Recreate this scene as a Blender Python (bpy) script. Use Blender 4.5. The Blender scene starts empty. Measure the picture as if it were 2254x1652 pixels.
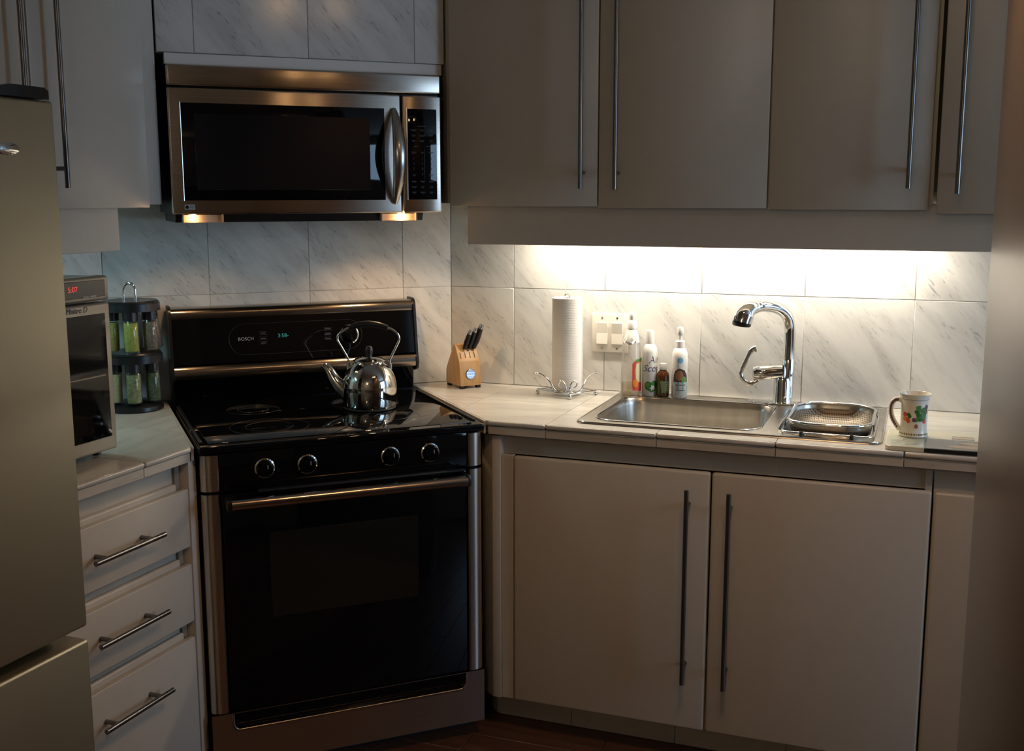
import bpy, bmesh, math, random
from mathutils import Matrix, Vector
random.seed(7)
sc = bpy.context.scene
COL = sc.collection
PI = math.pi

# ------------------------------------------------------------------ camera
W, H = 2254, 1652
F_PX, YAW, PITCH, ROLL = 2424.1, 0.3957, 0.1618, -0.0012
CAM = Vector((-0.6871, -3.4335, 1.5269))
ax = Vector((math.sin(YAW) * math.cos(PITCH), math.cos(YAW) * math.cos(PITCH), -math.sin(PITCH)))
rt = Vector((math.cos(YAW), -math.sin(YAW), 0))
up = rt.cross(ax)
rt, up = rt * math.cos(ROLL) + up * math.sin(ROLL), up * math.cos(ROLL) - rt * math.sin(ROLL)
cam = bpy.data.objects.new('camera', bpy.data.cameras.new('camera'))
COL.objects.link(cam)
cam.data.sensor_width = 36
cam.data.lens = F_PX / W * 36
cam.data.clip_start = 0.02
cam.matrix_world = Matrix(((rt.x, up.x, -ax.x, CAM.x), (rt.y, up.y, -ax.y, CAM.y), (rt.z, up.z, -ax.z, CAM.z), (0, 0, 0, 1)))
sc.camera = cam

# frames: R = range wall, S = sink wall run, L = left wall run (x along the wall, y into the wall)
A_S, B_L = 0.7549, 0.7999
FR = {'R': Matrix.Identity(4),
      'S': Matrix.Translation((0.5299, 0, 0)) @ Matrix.Rotation(-A_S, 4, 'Z'),
      'L': Matrix.Translation((-0.5483, 0, 0)) @ Matrix.Rotation(B_L, 4, 'Z')}
FACE = A_S - YAW           # rotation in S that turns a thing's front to the camera

# ------------------------------------------------------------------ world, view
wd = bpy.data.worlds.new('world'); sc.world = wd; wd.use_nodes = True
wd.node_tree.nodes['Background'].inputs[0].default_value = (0.25, 0.38, 0.62, 1)
wd.node_tree.nodes['Background'].inputs[1].default_value = 0.12
sc.view_settings.view_transform = 'Standard'
sc.view_settings.look = 'None'
sc.view_settings.gamma = 1
sc.view_settings.use_curve_mapping = False
sc.view_settings.exposure = 0.0
try:
    sc.cycles.use_denoising = True
    sc.cycles.max_bounces = 6
    sc.cycles.diffuse_bounces = 3
    sc.cycles.glossy_bounces = 4
    sc.cycles.transmission_bounces = 6
    sc.cycles.caustics_reflective = False
    sc.cycles.caustics_refractive = False
    sc.cycles.sample_clamp_indirect = 4
    sc.cycles.use_adaptive_sampling = True
    sc.cycles.adaptive_threshold = 0.08
except Exception:
    pass

def area_light(name, mat, size, size_y, energy, color):
    l = bpy.data.lights.new(name, 'AREA'); l.shape = 'RECTANGLE'; l.size = size; l.size_y = size_y
    l.energy = energy; l.color = color
    o = bpy.data.objects.new(name, l); COL.objects.link(o); o.matrix_world = mat
    return o
# dusk daylight coming through the window of the far right wall
E_WIN, E_TUBE, E_TUBE_L, E_SPOT, E_FILL, E_MW = 36.0, 9.0, 2.2, 12.5, 66.0, 0.12
area_light('window_daylight', FR['S'] @ Matrix.Translation((4.12, -0.85, 1.5)) @ Matrix.Rotation(PI / 2, 4, 'Y'),
           1.3, 1.3, E_WIN, (0.47, 0.70, 1.0))

# ------------------------------------------------------------------ materials
def nmat(name):
    m = bpy.data.materials.new(name); m.use_nodes = True
    nt = m.node_tree
    return m, nt, nt.nodes['Principled BSDF']
def M(name, col, rough=0.5, metal=0.0, **kw):
    m, nt, b = nmat(name)
    b.inputs['Base Color'].default_value = (*col, 1); b.inputs['Roughness'].default_value = rough
    b.inputs['Metallic'].default_value = metal
    for k, v in kw.items():
        b.inputs[k.replace('_', ' ')].default_value = v
    return m
def emit(name, col, s):
    m, nt, b = nmat(name)
    b.inputs['Base Color'].default_value = (0, 0, 0, 1)
    b.inputs['Emission Color'].default_value = (*col, 1); b.inputs['Emission Strength'].default_value = s
    if not name.startswith('track'): m.cycles.emission_sampling = 'NONE'   # these have a lamp of their own or are too dim to matter
    return m
def ramp(nt, stops):
    r = nt.nodes.new('ShaderNodeValToRGB'); e = r.color_ramp.elements
    while len(e) < len(stops): e.new(0.5)
    for i, (p, c) in enumerate(stops):
        e[i].position = p; e[i].color = (*c, 1)
    return r
def tcoord(nt, per_object=True, scale=(1, 1, 1), rot=(0, 0, 0)):
    t = nt.nodes.new('ShaderNodeTexCoord'); mp = nt.nodes.new('ShaderNodeMapping')
    mp.inputs['Scale'].default_value = scale; mp.inputs['Rotation'].default_value = rot
    src = t.outputs['Object']
    if per_object:
        oi = nt.nodes.new('ShaderNodeObjectInfo'); ad = nt.nodes.new('ShaderNodeVectorMath'); ad.operation = 'ADD'
        ml = nt.nodes.new('ShaderNodeMath'); ml.operation = 'MULTIPLY'; ml.inputs[1].default_value = 37.0
        nt.links.new(oi.outputs['Random'], ml.inputs[0])
        nt.links.new(src, ad.inputs[0]); nt.links.new(ml.outputs[0], ad.inputs[1]); src = ad.outputs[0]
    nt.links.new(src, mp.inputs['Vector'])
    return mp.outputs['Vector']
def noise(nt, vec, scale, detail=4, rough=0.6, dist=0.0):
    n = nt.nodes.new('ShaderNodeTexNoise'); n.inputs['Scale'].default_value = scale
    n.inputs['Detail'].default_value = detail; n.inputs['Roughness'].default_value = rough; n.inputs['Distortion'].default_value = dist
    nt.links.new(vec, n.inputs['Vector']); return n.outputs['Fac']
def mixc(nt, fac, a, b, blend='MIX'):
    m = nt.nodes.new('ShaderNodeMix'); m.data_type = 'RGBA'; m.blend_type = blend
    if isinstance(fac, (int, float)): m.inputs[0].default_value = fac
    else: nt.links.new(fac, m.inputs[0])
    for s, i in ((a, 6), (b, 7)):
        if isinstance(s, tuple): m.inputs[i].default_value = (*s, 1)
        else: nt.links.new(s, m.inputs[i])
    return m.outputs[2]
def bump(nt, b, h, strength, dist=0.002):
    n = nt.nodes.new('ShaderNodeBump'); n.inputs['Strength'].default_value = strength; n.inputs['Distance'].default_value = dist
    nt.links.new(h, n.inputs['Height']); nt.links.new(n.outputs[0], b.inputs['Normal'])

def marble(name, base, vein, flat=False, strength=0.85):
    m, nt, b = nmat(name)
    # streaks run down to the right on the walls, almost along the run on the worktop
    rot = (0, 0, math.radians(-8)) if flat else (0, math.radians(-48), 0)
    v0 = tcoord(nt, True, (1, 1, 1), rot)
    def stretched(scl):
        mp = nt.nodes.new('ShaderNodeMapping'); mp.inputs['Scale'].default_value = scl
        nt.links.new(v0, mp.inputs['Vector']); return mp.outputs[0]
    streak = noise(nt, stretched((8, 70, 70) if flat else (30, 130, 150)), 1.0, 3, 0.6, 0.5)
    band = noise(nt, stretched((3, 16, 16) if flat else (4, 15, 17)), 1.0, 3, 0.55, 0.5)
    r1 = ramp(nt, [(0.33, (1, 1, 1)), (0.43, (0, 0, 0))]); nt.links.new(streak, r1.inputs[0])
    r2 = ramp(nt, [(0.44, (0.12, 0.12, 0.12)), (0.62, (1, 1, 1))]); nt.links.new(band, r2.inputs[0])
    ml = nt.nodes.new('ShaderNodeMath'); ml.operation = 'MULTIPLY'
    nt.links.new(r1.outputs[0], ml.inputs[0]); nt.links.new(r2.outputs[0], ml.inputs[1])
    m2 = nt.nodes.new('ShaderNodeMath'); m2.operation = 'MULTIPLY'; m2.inputs[1].default_value = strength
    nt.links.new(ml.outputs[0], m2.inputs[0])
    rc = ramp(nt, [(0.40, base), (0.68, tuple(c * 0.80 for c in base))]); nt.links.new(band, rc.inputs[0])
    nt.links.new(mixc(nt, m2.outputs[0], rc.outputs[0], vein), b.inputs['Base Color'])
    b.inputs['Roughness'].default_value = 0.16 if not flat else 0.22
    return m
def brushed(name, col, rough, axis='X', aniso=0.6, along=(3, 3, 420)):
    m, nt, b = nmat(name)
    v = tcoord(nt, False, along)
    n = noise(nt, v, 1.0, 3, 0.6)
    rr = ramp(nt, [(0.25, tuple(c * 0.86 for c in col)), (0.75, tuple(min(1, c * 1.08) for c in col))]); nt.links.new(n, rr.inputs[0])
    nt.links.new(rr.outputs[0], b.inputs['Base Color'])
    b.inputs['Metallic'].default_value = 1; b.inputs['Roughness'].default_value = rough
    b.inputs['Anisotropic'].default_value = aniso; b.inputs['Anisotropic Rotation'].default_value = 0.25
    tg = nt.nodes.new('ShaderNodeTangent'); tg.direction_type = 'RADIAL'; tg.axis = axis
    nt.links.new(tg.outputs[0], b.inputs['Tangent'])
    return m
def wood(name, c1, c2, scale, rough=0.45):
    m, nt, b = nmat(name)
    v = tcoord(nt, True, scale)
    n = noise(nt, v, 1.0, 5, 0.6, 0.6)
    r = ramp(nt, [(0.3, c1), (0.7, c2)]); nt.links.new(n, r.inputs[0]); nt.links.new(r.outputs[0], b.inputs['Base Color'])
    b.inputs['Roughness'].default_value = rough
    return m
def grains(name, c1, c2, scale=260):
    m, nt, b = nmat(name)
    v = tcoord(nt, False)
    vo = nt.nodes.new('ShaderNodeTexVoronoi'); vo.inputs['Scale'].default_value = scale; nt.links.new(v, vo.inputs['Vector'])
    r = ramp(nt, [(0.1, c1), (0.9, c2)]); nt.links.new(vo.outputs['Color'], r.inputs[0]); nt.links.new(r.outputs[0], b.inputs['Base Color'])
    b.inputs['Roughness'].default_value = 0.7
    return m
def paint(name, col, rough, amount=0.04, scale=90, bs=0.05):
    m, nt, b = nmat(name)
    v = tcoord(nt, False)
    n = noise(nt, v, scale, 3)
    r = ramp(nt, [(0.3, tuple(c * (1 - amount) for c in col)), (0.7, tuple(c * (1 + amount) for c in col))]); nt.links.new(n, r.inputs[0])
    nt.links.new(r.outputs[0], b.inputs['Base Color']); b.inputs['Roughness'].default_value = rough
    if bs: bump(nt, b, n, bs, 0.001)
    return m

def clear_mat(name, tint, gloss=0.10, milky=0.0, milk=(0.9, 0.88, 0.84)):
    """thin clear wall: see-through, with a glossy skin and an optional milky share"""
    m, nt, b = nmat(name)
    out = nt.nodes['Material Output']; nt.nodes.remove(b)
    tr = nt.nodes.new('ShaderNodeBsdfTransparent'); tr.inputs[0].default_value = (*tint, 1)
    gl = nt.nodes.new('ShaderNodeBsdfGlossy'); gl.inputs['Roughness'].default_value = 0.05
    df = nt.nodes.new('ShaderNodeBsdfDiffuse'); df.inputs[0].default_value = (*milk, 1)
    lw = nt.nodes.new('ShaderNodeLayerWeight'); lw.inputs['Blend'].default_value = 0.25
    mp = nt.nodes.new('ShaderNodeMath'); mp.operation = 'MULTIPLY_ADD'; mp.inputs[1].default_value = 0.45; mp.inputs[2].default_value = gloss * 0.5
    nt.links.new(lw.outputs['Fresnel'], mp.inputs[0])
    m0 = nt.nodes.new('ShaderNodeMixShader'); m0.inputs[0].default_value = milky
    nt.links.new(tr.outputs[0], m0.inputs[1]); nt.links.new(df.outputs[0], m0.inputs[2])
    m1 = nt.nodes.new('ShaderNodeMixShader')
    nt.links.new(mp.outputs[0], m1.inputs[0]); nt.links.new(m0.outputs[0], m1.inputs[1]); nt.links.new(gl.outputs[0], m1.inputs[2])
    nt.links.new(m1.outputs[0], out.inputs[0])
    return m
mt = {}
mt['cab'] = paint('cream_lacquer', (0.60, 0.55, 0.47), 0.34, 0.015, 30, 0.0)
mt['cab_in'] = paint('cabinet_interior', (0.30, 0.26, 0.21), 0.6, 0.02, 30, 0.0)
mt['shadow'] = M('dark_gap', (0.01, 0.009, 0.008), 0.8)
mt['marble'] = marble('marble_wall_tile', (0.72, 0.71, 0.68), (0.26, 0.27, 0.29), strength=0.68)
mt['marble_flat'] = marble('marble_counter_tile', (0.60, 0.57, 0.51), (0.38, 0.38, 0.36), True, 0.5)
mt['marble_edge'] = marble('marble_edge_tile', (0.62, 0.57, 0.49), (0.36, 0.35, 0.33), True, 0.5)
mt['grout'] = paint('grout', (0.46, 0.43, 0.38), 0.9, 0.06, 200, 0.0)
mt['wall'] = paint('wall_paint', (0.55, 0.49, 0.41), 0.8, 0.03, 60)
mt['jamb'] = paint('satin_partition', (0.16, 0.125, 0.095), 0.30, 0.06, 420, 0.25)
mt['ceil'] = paint('ceiling_paint', (0.62, 0.60, 0.56), 0.9, 0.02, 60)
mt['steel'] = brushed('brushed_steel', (0.58, 0.50, 0.42), 0.26, 'Z', 0.82)
mt['steel_fr'] = M('fridge_steel', (0.50, 0.455, 0.34), 0.50, 1.0)
mt['steel_sm'] = M('satin_steel', (0.55, 0.53, 0.50), 0.25, 1)
mt['steel_trim'] = M('trim_steel', (0.42, 0.35, 0.28), 0.20, 1)
mt['bar'] = M('bar_handle_steel', (0.19, 0.18, 0.175), 0.3, 1)
mt['chrome'] = M('chrome', (0.80, 0.80, 0.80), 0.07, 1)
mt['sink'] = brushed('sink_steel', (0.52, 0.485, 0.43), 0.29, 'Z', 0.3, (40, 40, 6))
mt['kettle'] = M('polished_steel', (0.72, 0.69, 0.64), 0.06, 1)
mt['bglass'] = M('black_glass', (0.003, 0.003, 0.0035), 0.04, 0, Specular_IOR_Level=0.36)
mt['bglass2'] = M('oven_window_glass', (0.012, 0.011, 0.008), 0.10)
mt['mwglass'] = M('microwave_window_glass', (0.009, 0.009, 0.011), 0.14)
mt['black'] = M('black_plastic', (0.010, 0.010, 0.011), 0.32)
mt['blackm'] = M('black_matte', (0.008, 0.008, 0.008), 0.6)
mt['white'] = M('white_plastic', (0.80, 0.77, 0.72), 0.32)
mt['ivory'] = M('ivory_plastic', (0.74, 0.70, 0.62), 0.35)
mt['print_grey'] = M('grey_print', (0.34, 0.35, 0.37), 0.5)
mt['print_dim'] = M('dim_print', (0.07, 0.075, 0.085), 0.5)
mt['print_line'] = M('faint_line_print', (0.035, 0.035, 0.038), 0.4)
mt['led_teal'] = emit('teal_display', (0.10, 0.85, 0.72), 0.22)
mt['led_red'] = emit('red_display', (1.0, 0.10, 0.08), 0.75)
mt['glass'] = clear_mat('clear_glass', (0.96, 0.98, 0.97))
mt['plastic_clear'] = clear_mat('clear_plastic', (0.97, 0.95, 0.92), 0.08, 0.14)
mt['soap'] = clear_mat('pale_soap', (0.97, 0.90, 0.78), 0.05, 0.10, (0.9, 0.8, 0.62))
mt['amber'] = M('amber_glass', (0.10, 0.028, 0.006), 0.08)
mt['block'] = wood('maple_block', (0.50, 0.28, 0.11), (0.62, 0.38, 0.17), (90, 90, 7), 0.4)
mt['floorw'] = wood('dark_wood_floor', (0.075, 0.032, 0.018), (0.15, 0.065, 0.035), (3, 45, 45), 0.35)
mt['paper'] = None
mt['ceramic'] = M('cream_ceramic', (0.80, 0.76, 0.66), 0.12)
mt['bulb'] = emit('warm_bulb', (1.0, 0.62, 0.30), 22)
mt['tube'] = emit('fluorescent_tube', (1.0, 0.88, 0.70), 6)
mt['well'] = M('light_well_lining', (0.62, 0.48, 0.34), 0.35)
mt['greenp'] = M('green_print', (0.03, 0.16, 0.02), 0.45)
mt['green2'] = M('leaf_green_print', (0.10, 0.27, 0.05), 0.45)
mt['redp'] = M('coral_print', (0.72, 0.10, 0.06), 0.4)
mt['orangep'] = M('orange_print', (0.85, 0.26, 0.03), 0.4)
mt['navyp'] = M('navy_print', (0.035, 0.035, 0.12), 0.45)
mt['tealp'] = M('mint_print', (0.24, 0.56, 0.42), 0.45)
mt['tealp2'] = M('turquoise_print', (0.10, 0.48, 0.42), 0.45)
mt['bluep'] = M('blue_print', (0.18, 0.45, 0.66), 0.45)
mt['brownp'] = M('brown_print', (0.30, 0.13, 0.07), 0.5)
mt['darkp'] = M('dark_brown_print', (0.055, 0.02, 0.016), 0.5)
mt['purplep'] = M('plum_print', (0.14, 0.07, 0.10), 0.45)
mt['creamp'] = M('cream_print', (0.72, 0.66, 0.40), 0.45)
mt['tanp'] = M('tan_print', (0.42, 0.31, 0.20), 0.3)
mt['boardgreen'] = M('pale_green_board', (0.56, 0.58, 0.44), 0.18)
mt['boarddark'] = M('dark_grey_board', (0.16, 0.165, 0.16), 0.15)
mt['boardcream'] = M('cream_board', (0.66, 0.63, 0.48), 0.2)
def paper_mat():
    m, nt, b = nmat('quilted_paper')
    v = tcoord(nt, False, (1, 1, 1))
    w = nt.nodes.new('ShaderNodeTexWave'); w.bands_direction = 'Z'; w.inputs['Scale'].default_value = 62
    w.inputs['Distortion'].default_value = 0.4; nt.links.new(v, w.inputs['Vector'])
    b.inputs['Base Color'].default_value = (0.82, 0.78, 0.72, 1); b.inputs['Roughness'].default_value = 0.95
    bump(nt, b, w.outputs['Fac'], 0.22, 0.001)
    return m
mt['paper'] = paper_mat()
def perf_mat():
    m, nt, b = nmat('perforated_steel')
    v = tcoord(nt, False)
    vo = nt.nodes.new('ShaderNodeTexVoronoi'); vo.inputs['Scale'].default_value = 210; vo.inputs['Randomness'].default_value = 0.0
    nt.links.new(v, vo.inputs['Vector'])
    r = ramp(nt, [(0.34, (0.015, 0.013, 0.010)), (0.44, (0.26, 0.22, 0.17))]); nt.links.new(vo.outputs['Distance'], r.inputs[0])
    nt.links.new(r.outputs[0], b.inputs['Base Color']); b.inputs['Metallic'].default_value = 0.6; b.inputs['Roughness'].default_value = 0.48
    return m
mt['perf'] = perf_mat()

# ------------------------------------------------------------------ mesh helpers
ORG = {}
def catmull(pts, n=8, closed=False):
    P = [Vector(p) for p in pts]; out = []
    N = len(P); rng = range(N if closed else N - 1)
    for i in rng:
        if closed: a, b, c, d = P[(i - 1) % N], P[i], P[(i + 1) % N], P[(i + 2) % N]
        else: a, b, c, d = P[max(i - 1, 0)], P[i], P[i + 1], P[min(i + 2, N - 1)]
        for k in range(n):
            t = k / n
            out.append(0.5 * ((2 * b) + (c - a) * t + (2 * a - 5 * b + 4 * c - d) * t * t + (3 * b - a - 3 * c + d) * t ** 3))
    if not closed: out.append(P[-1])
    return out
def rrect(cx, cy, hx, hy, r, n=6):
    out = []
    for sx, sy, a0 in ((1, 1, 0), (-1, 1, 90), (-1, -1, 180), (1, -1, 270)):
        for k in range(n + 1):
            a = math.radians(a0 + 90 * k / n)
            out.append((cx + sx * (hx - r) + r * math.cos(a), cy + sy * (hy - r) + r * math.sin(a)))
    return out
def clip(poly, f):
    """keep the part of a 2D polygon where f(p) >= 0"""
    out = []
    for i in range(len(poly)):
        p, q = poly[i], poly[(i + 1) % len(poly)]
        fp, fq = f(p), f(q)
        if fp >= 0: out.append(p)
        if (fp >= 0) != (fq >= 0):
            t = fp / (fp - fq); out.append((p[0] + (q[0] - p[0]) * t, p[1] + (q[1] - p[1]) * t))
    return out

class MB:
    def __init__(s): s.bm = bmesh.new()
    def box(s, x0, x1, y0, y1, z0, z1, bev=0.0, seg=2):
        bm = s.bm
        g = bmesh.ops.create_cube(bm, size=1.0)
        vs = g['verts']
        for v in vs:
            v.co = Vector(((x0 + x1) / 2 + v.co.x * (x1 - x0), (y0 + y1) / 2 + v.co.y * (y1 - y0), (z0 + z1) / 2 + v.co.z * (z1 - z0)))
        if bev:
            es = list({e for v in vs for e in v.link_edges})
            bmesh.ops.bevel(bm, geom=es, offset=bev, segments=seg, affect='EDGES', profile=0.5)
        return s
    def ring(s, pts): return [s.bm.verts.new(p) for p in pts]
    def bridge(s, a, b, closed=True):
        n = len(a)
        for i in range(n if closed else n - 1):
            j = (i + 1) % n
            s.bm.faces.new((a[i], a[j], b[j], b[i]))
    def loft(s, loops, cap0=True, cap1=True):
        R = [s.ring(l) for l in loops]
        for a, b in zip(R, R[1:]): s.bridge(a, b)
        if cap0: s.bm.faces.new(list(reversed(R[0])))
        if cap1: s.bm.faces.new(R[-1])
        return s
    def tube(s, pts, r, n=10, closed=False, cap=True, flat=1.0, flat_dir=None):
        P = [Vector(p) for p in pts]; N = len(P)
        rs = r if isinstance(r, (list, tuple)) else [r] * N
        def tan(i):
            if closed: return (P[(i + 1) % N] - P[i - 1]).normalized()
            return (P[min(i + 1, N - 1)] - P[max(i - 1, 0)]).normalized()
        t0 = tan(0)
        u = Vector(flat_dir) if flat_dir else (Vector((0, 0, 1)) if abs(t0.z) < 0.9 else Vector((1, 0, 0)))
        u = (u - t0 * u.dot(t0)).normalized()
        R = []
        for i in range(N):
            t = tan(i); u = (u - t * u.dot(t)).normalized(); w = t.cross(u)
            R.append(s.ring([P[i] + rs[i] * (u * math.cos(2 * PI * k / n) * flat + w * math.sin(2 * PI * k / n)) for k in range(n)]))
        for a, b in zip(R, R[1:]): s.bridge(a, b)
        if closed:
            # find best rotation for the seam
            a, b = R[-1], R[0]
            best = min(range(n), key=lambda k: sum((a[i].co - b[(i + k) % n].co).length for i in range(n)))
            s.bridge(a, [b[(i + best) % n] for i in range(n)])
        elif cap:
            s.bm.faces.new(list(reversed(R[0]))); s.bm.faces.new(R[-1])
        return s
    def cyl(s, p0, p1, r0, r1=None, n=24, cap=True):
        return s.tube([p0, p1], [r0, r0 if r1 is None else r1], n, cap=cap)
    def lathe(s, prof, n=32, c=(0, 0), cap0=True, cap1=True, M_=None):
        loops = []
        for r, z in prof:
            l = [Vector((c[0] + max(r, 1e-5) * math.cos(2 * PI * k / n), c[1] + max(r, 1e-5) * math.sin(2 * PI * k / n), z)) for k in range(n)]
            if M_: l = [M_ @ p for p in l]
            loops.append(l)
        return s.loft(loops, cap0, cap1)
    def sphere(s, c, r, n=14, sz=(1, 1, 1)):
        g = bmesh.ops.create_uvsphere(s.bm, u_segments=n, v_segments=max(6, n // 2), radius=r)
        for v in g['verts']: v.co = Vector((c[0] + v.co.x * sz[0], c[1] + v.co.y * sz[1], c[2] + v.co.z * sz[2]))
        return s
    def prism(s, poly, a, b, axis='z', bev=0.0):
        f = {'z': lambda p, t: (p[0], p[1], t), 'y': lambda p, t: (p[0], t, p[1]), 'x': lambda p, t: (t, p[0], p[1])}[axis]
        A = s.ring([f(p, a) for p in poly]); B = s.ring([f(p, b) for p in poly])
        s.bridge(A, B); f1 = s.bm.faces.new(list(reversed(A))); f2 = s.bm.faces.new(B)
        if bev:
            es = list({e for v in A + B for e in v.link_edges})
            bmesh.ops.bevel(s.bm, geom=es, offset=bev, segments=2, affect='EDGES', profile=0.5)
        return s
    def patch(s, poly, cuts=3):
        """flat print in the x-z plane facing -y"""
        f = s.bm.faces.new([s.bm.verts.new((p[0], 0, p[1])) for p in poly])
        g = bmesh.ops.triangulate(s.bm, faces=[f])
        es = list({e for ff in g['faces'] for e in ff.edges})
        if cuts: bmesh.ops.subdivide_edges(s.bm, edges=es, cuts=cuts, use_grid_fill=True)
        return s
    def wrap(s, rf):
        """wrap x-z print around a vertical cylinder whose radius is rf(z)"""
        for v in s.bm.verts:
            r = rf(v.co.z) if callable(rf) else rf
            a = v.co.x / r; v.co = Vector((r * math.sin(a), -r * math.cos(a), v.co.z))
        return s
    def xf(s, mtx):
        bmesh.ops.transform(s.bm, matrix=mtx, verts=s.bm.verts); return s
    def mesh(s, name, m, smooth=True, ang=38):
        bmesh.ops.recalc_face_normals(s.bm, faces=s.bm.faces)
        me = bpy.data.meshes.new(name); s.bm.to_mesh(me); s.bm.free()
        if smooth:
            me.shade_smooth(); me.set_sharp_from_angle(angle=math.radians(ang))
        me.materials.append(m)
        return me
    def build(s, name, m, parent=None, frame=None, smooth=True, label=None, ang=38):
        if parent is not None and parent in ORG:
            bmesh.ops.translate(s.bm, vec=-ORG[parent], verts=s.bm.verts)
        o = bpy.data.objects.new(name, s.mesh(name, m, smooth, ang)); COL.objects.link(o)
        if parent is not None:
            o.parent = parent
            if parent in ORG: ORG[o] = ORG[parent]
        elif frame: o.matrix_world = FR[frame]
        if label: o['label'] = label
        return o

def thing(name, label, cat, frame='R', loc=(0, 0, 0), rotz=0.0, group=None, local=False):
    """Empty at the thing's base. Parts are given in frame coordinates unless local=True."""
    o = bpy.data.objects.new(name, None); COL.objects.link(o); o.empty_display_size = 0.05
    o.matrix_world = FR[frame] @ Matrix.Translation(loc) @ Matrix.Rotation(rotz, 4, 'Z')
    o['label'] = label; o['category'] = cat
    if group: o['group'] = group
    ORG[o] = Vector((0, 0, 0)) if local else Vector(loc)
    return o
def tag(o, label, cat, group=None):
    o['label'] = label; o['category'] = cat
    if group: o['group'] = group
    return o
def struct(o): o['kind'] = 'structure'; return o

def text(body, size, m, parent, mtx, name='lettering', extrude=0.0003, shear=0.0, wrap_r=None, spacing=1.0, label=None):
    cu = bpy.data.curves.new('t', 'FONT'); cu.body = body; cu.size = size; cu.align_x = 'CENTER'; cu.align_y = 'CENTER'
    cu.extrude = extrude; cu.shear = shear; cu.space_character = spacing; cu.resolution_u = 3
    t = bpy.data.objects.new('t', cu); COL.objects.link(t)
    bpy.context.view_layer.update()
    me = bpy.data.meshes.new_from_object(t.evaluated_get(bpy.context.evaluated_depsgraph_get()))
    bpy.data.objects.remove(t); bpy.data.curves.remove(cu)
    me.name = name; me.materials.clear(); me.materials.append(m)
    me.transform(Matrix.Rotation(PI / 2, 4, 'X'))
    if wrap_r:
        for v in me.vertices:
            r = wrap_r - v.co.y; a = v.co.x / wrap_r
            v.co = Vector((r * math.sin(a), -r * math.cos(a), v.co.z))
    off = -ORG[parent] if parent in ORG else Vector((0, 0, 0))
    me.transform(Matrix.Translation(off) @ mtx)
    o = bpy.data.objects.new(name, me); COL.objects.link(o); o.parent = parent
    if label: o['label'] = label
    return o
T = Matrix.Translation

def bar_handle(parent, p0, p1, back, r=0.006, inset=0.045, name='handle'):
    """bar between p0 and p1 with two posts running back along +y"""
    a, b = Vector(p0), Vector(p1); d = (b - a).normalized()
    mb = MB(); mb.cyl(a, b, r, n=16)
    for q in (a + d * inset, b - d * inset):
        mb.cyl(q, q + Vector((0, back, 0)), r * 0.85, n=12)
    return mb.build(name, mt['bar'], parent)

# ------------------------------------------------------------------ room shell
GAP = 0.0016
TILE_CACHE = {}
def wall_tiles(parent, xs, zs, m):
    for i in range(len(xs) - 1):
        for k in range(len(zs) - 1):
            w, h = xs[i + 1] - xs[i], zs[k + 1] - zs[k]
            key = (round(w, 3), round(h, 3), m.name)
            if key not in TILE_CACHE:
                TILE_CACHE[key] = MB().box(-w / 2 + GAP / 2, w / 2 - GAP / 2, 0, 0.008, -h / 2 + GAP / 2, h / 2 - GAP / 2, 0.0009, 1).mesh('tile', m)
            o = bpy.data.objects.new('tile', TILE_CACHE[key]); COL.objects.link(o); o.parent = parent
            o.location = ((xs[i] + xs[i + 1]) / 2, 0, (zs[k] + zs[k + 1]) / 2)
CEIL = 2.5
ZS = [0.915, 1.232, 1.537]
wb = struct(MB().box(-0.5483, 0.5299, 0.0015, 0.12, 0, CEIL).build('wall_back', mt['grout'], frame='R'))
wall_tiles(wb, [-0.5483, -0.246, 0.0595, 0.3645, 0.5299], ZS + [1.842], mt['marble'])
ws = struct(MB().box(0.0, 4.3, 0.0015, 0.12, 0, CEIL).build('wall_sink', mt['grout'], frame='S'))
wall_tiles(ws, [0.0, 0.221, 0.526, 0.831, 1.136, 1.441, 1.746, 2.051], ZS, mt['marble'])
wl = struct(MB().box(-6.0, 0.0, 0.0015, 0.12, 0, CEIL).build('wall_left', mt['grout'], frame='L'))
wall_tiles(wl, [-0.915, -0.61, -0.305, 0.0], ZS, mt['marble'])
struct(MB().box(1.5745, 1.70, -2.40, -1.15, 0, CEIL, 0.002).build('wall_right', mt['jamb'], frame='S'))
struct(MB().box(-1.0, 4.4, -6.12, -6.0, 0, CEIL).build('wall_rear', mt['wall'], frame='S'))
wf = MB()
wf.box(4.2, 4.32, -6.0, -1.55, 0, CEIL).box(4.2, 4.32, -0.15, 0, 0, CEIL).box(4.2, 4.32, -1.55, -0.15, 0, 0.8).box(4.2, 4.32, -1.55, -0.15, 2.2, CEIL)
struct(wf.build('wall_far', mt['wall'], frame='S'))
wn = MB()
for y0, y1, z0, z1 in ((-1.55, -1.49, 0.8, 2.2), (-0.21, -0.15, 0.8, 2.2), (-1.55, -0.15, 0.8, 0.86), (-1.55, -0.15, 2.14, 2.2), (-0.87, -0.83, 0.86, 2.14)):
    wn.box(4.16, 4.24, y0, y1, z0, z1, 0.004, 1)
wno = struct(wn.build('window_1', mt['white'], frame='S'))
for y0, y1 in ((-1.49, -0.87), (-0.83, -0.21)):
    g = MB().box(4.215, 4.22, y0, y1, 0.86, 2.14).build('pane', mt['glass'], wno)
struct(MB().box(-1.6, 4.4, -6.1, 1.0, CEIL, CEIL + 0.1).build('ceiling', mt['ceil'], frame='S'))
fl = struct(MB().box(-1.6, 4.4, -6.1, 1.0, -0.06, -0.004).build('floor', mt['floorw'], frame='S'))
pm = MB().box(-0.599, 0.599, -0.0495, 0.0495, -0.006, 0.0, 0.001, 1).mesh('plank', mt['floorw'])
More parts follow.
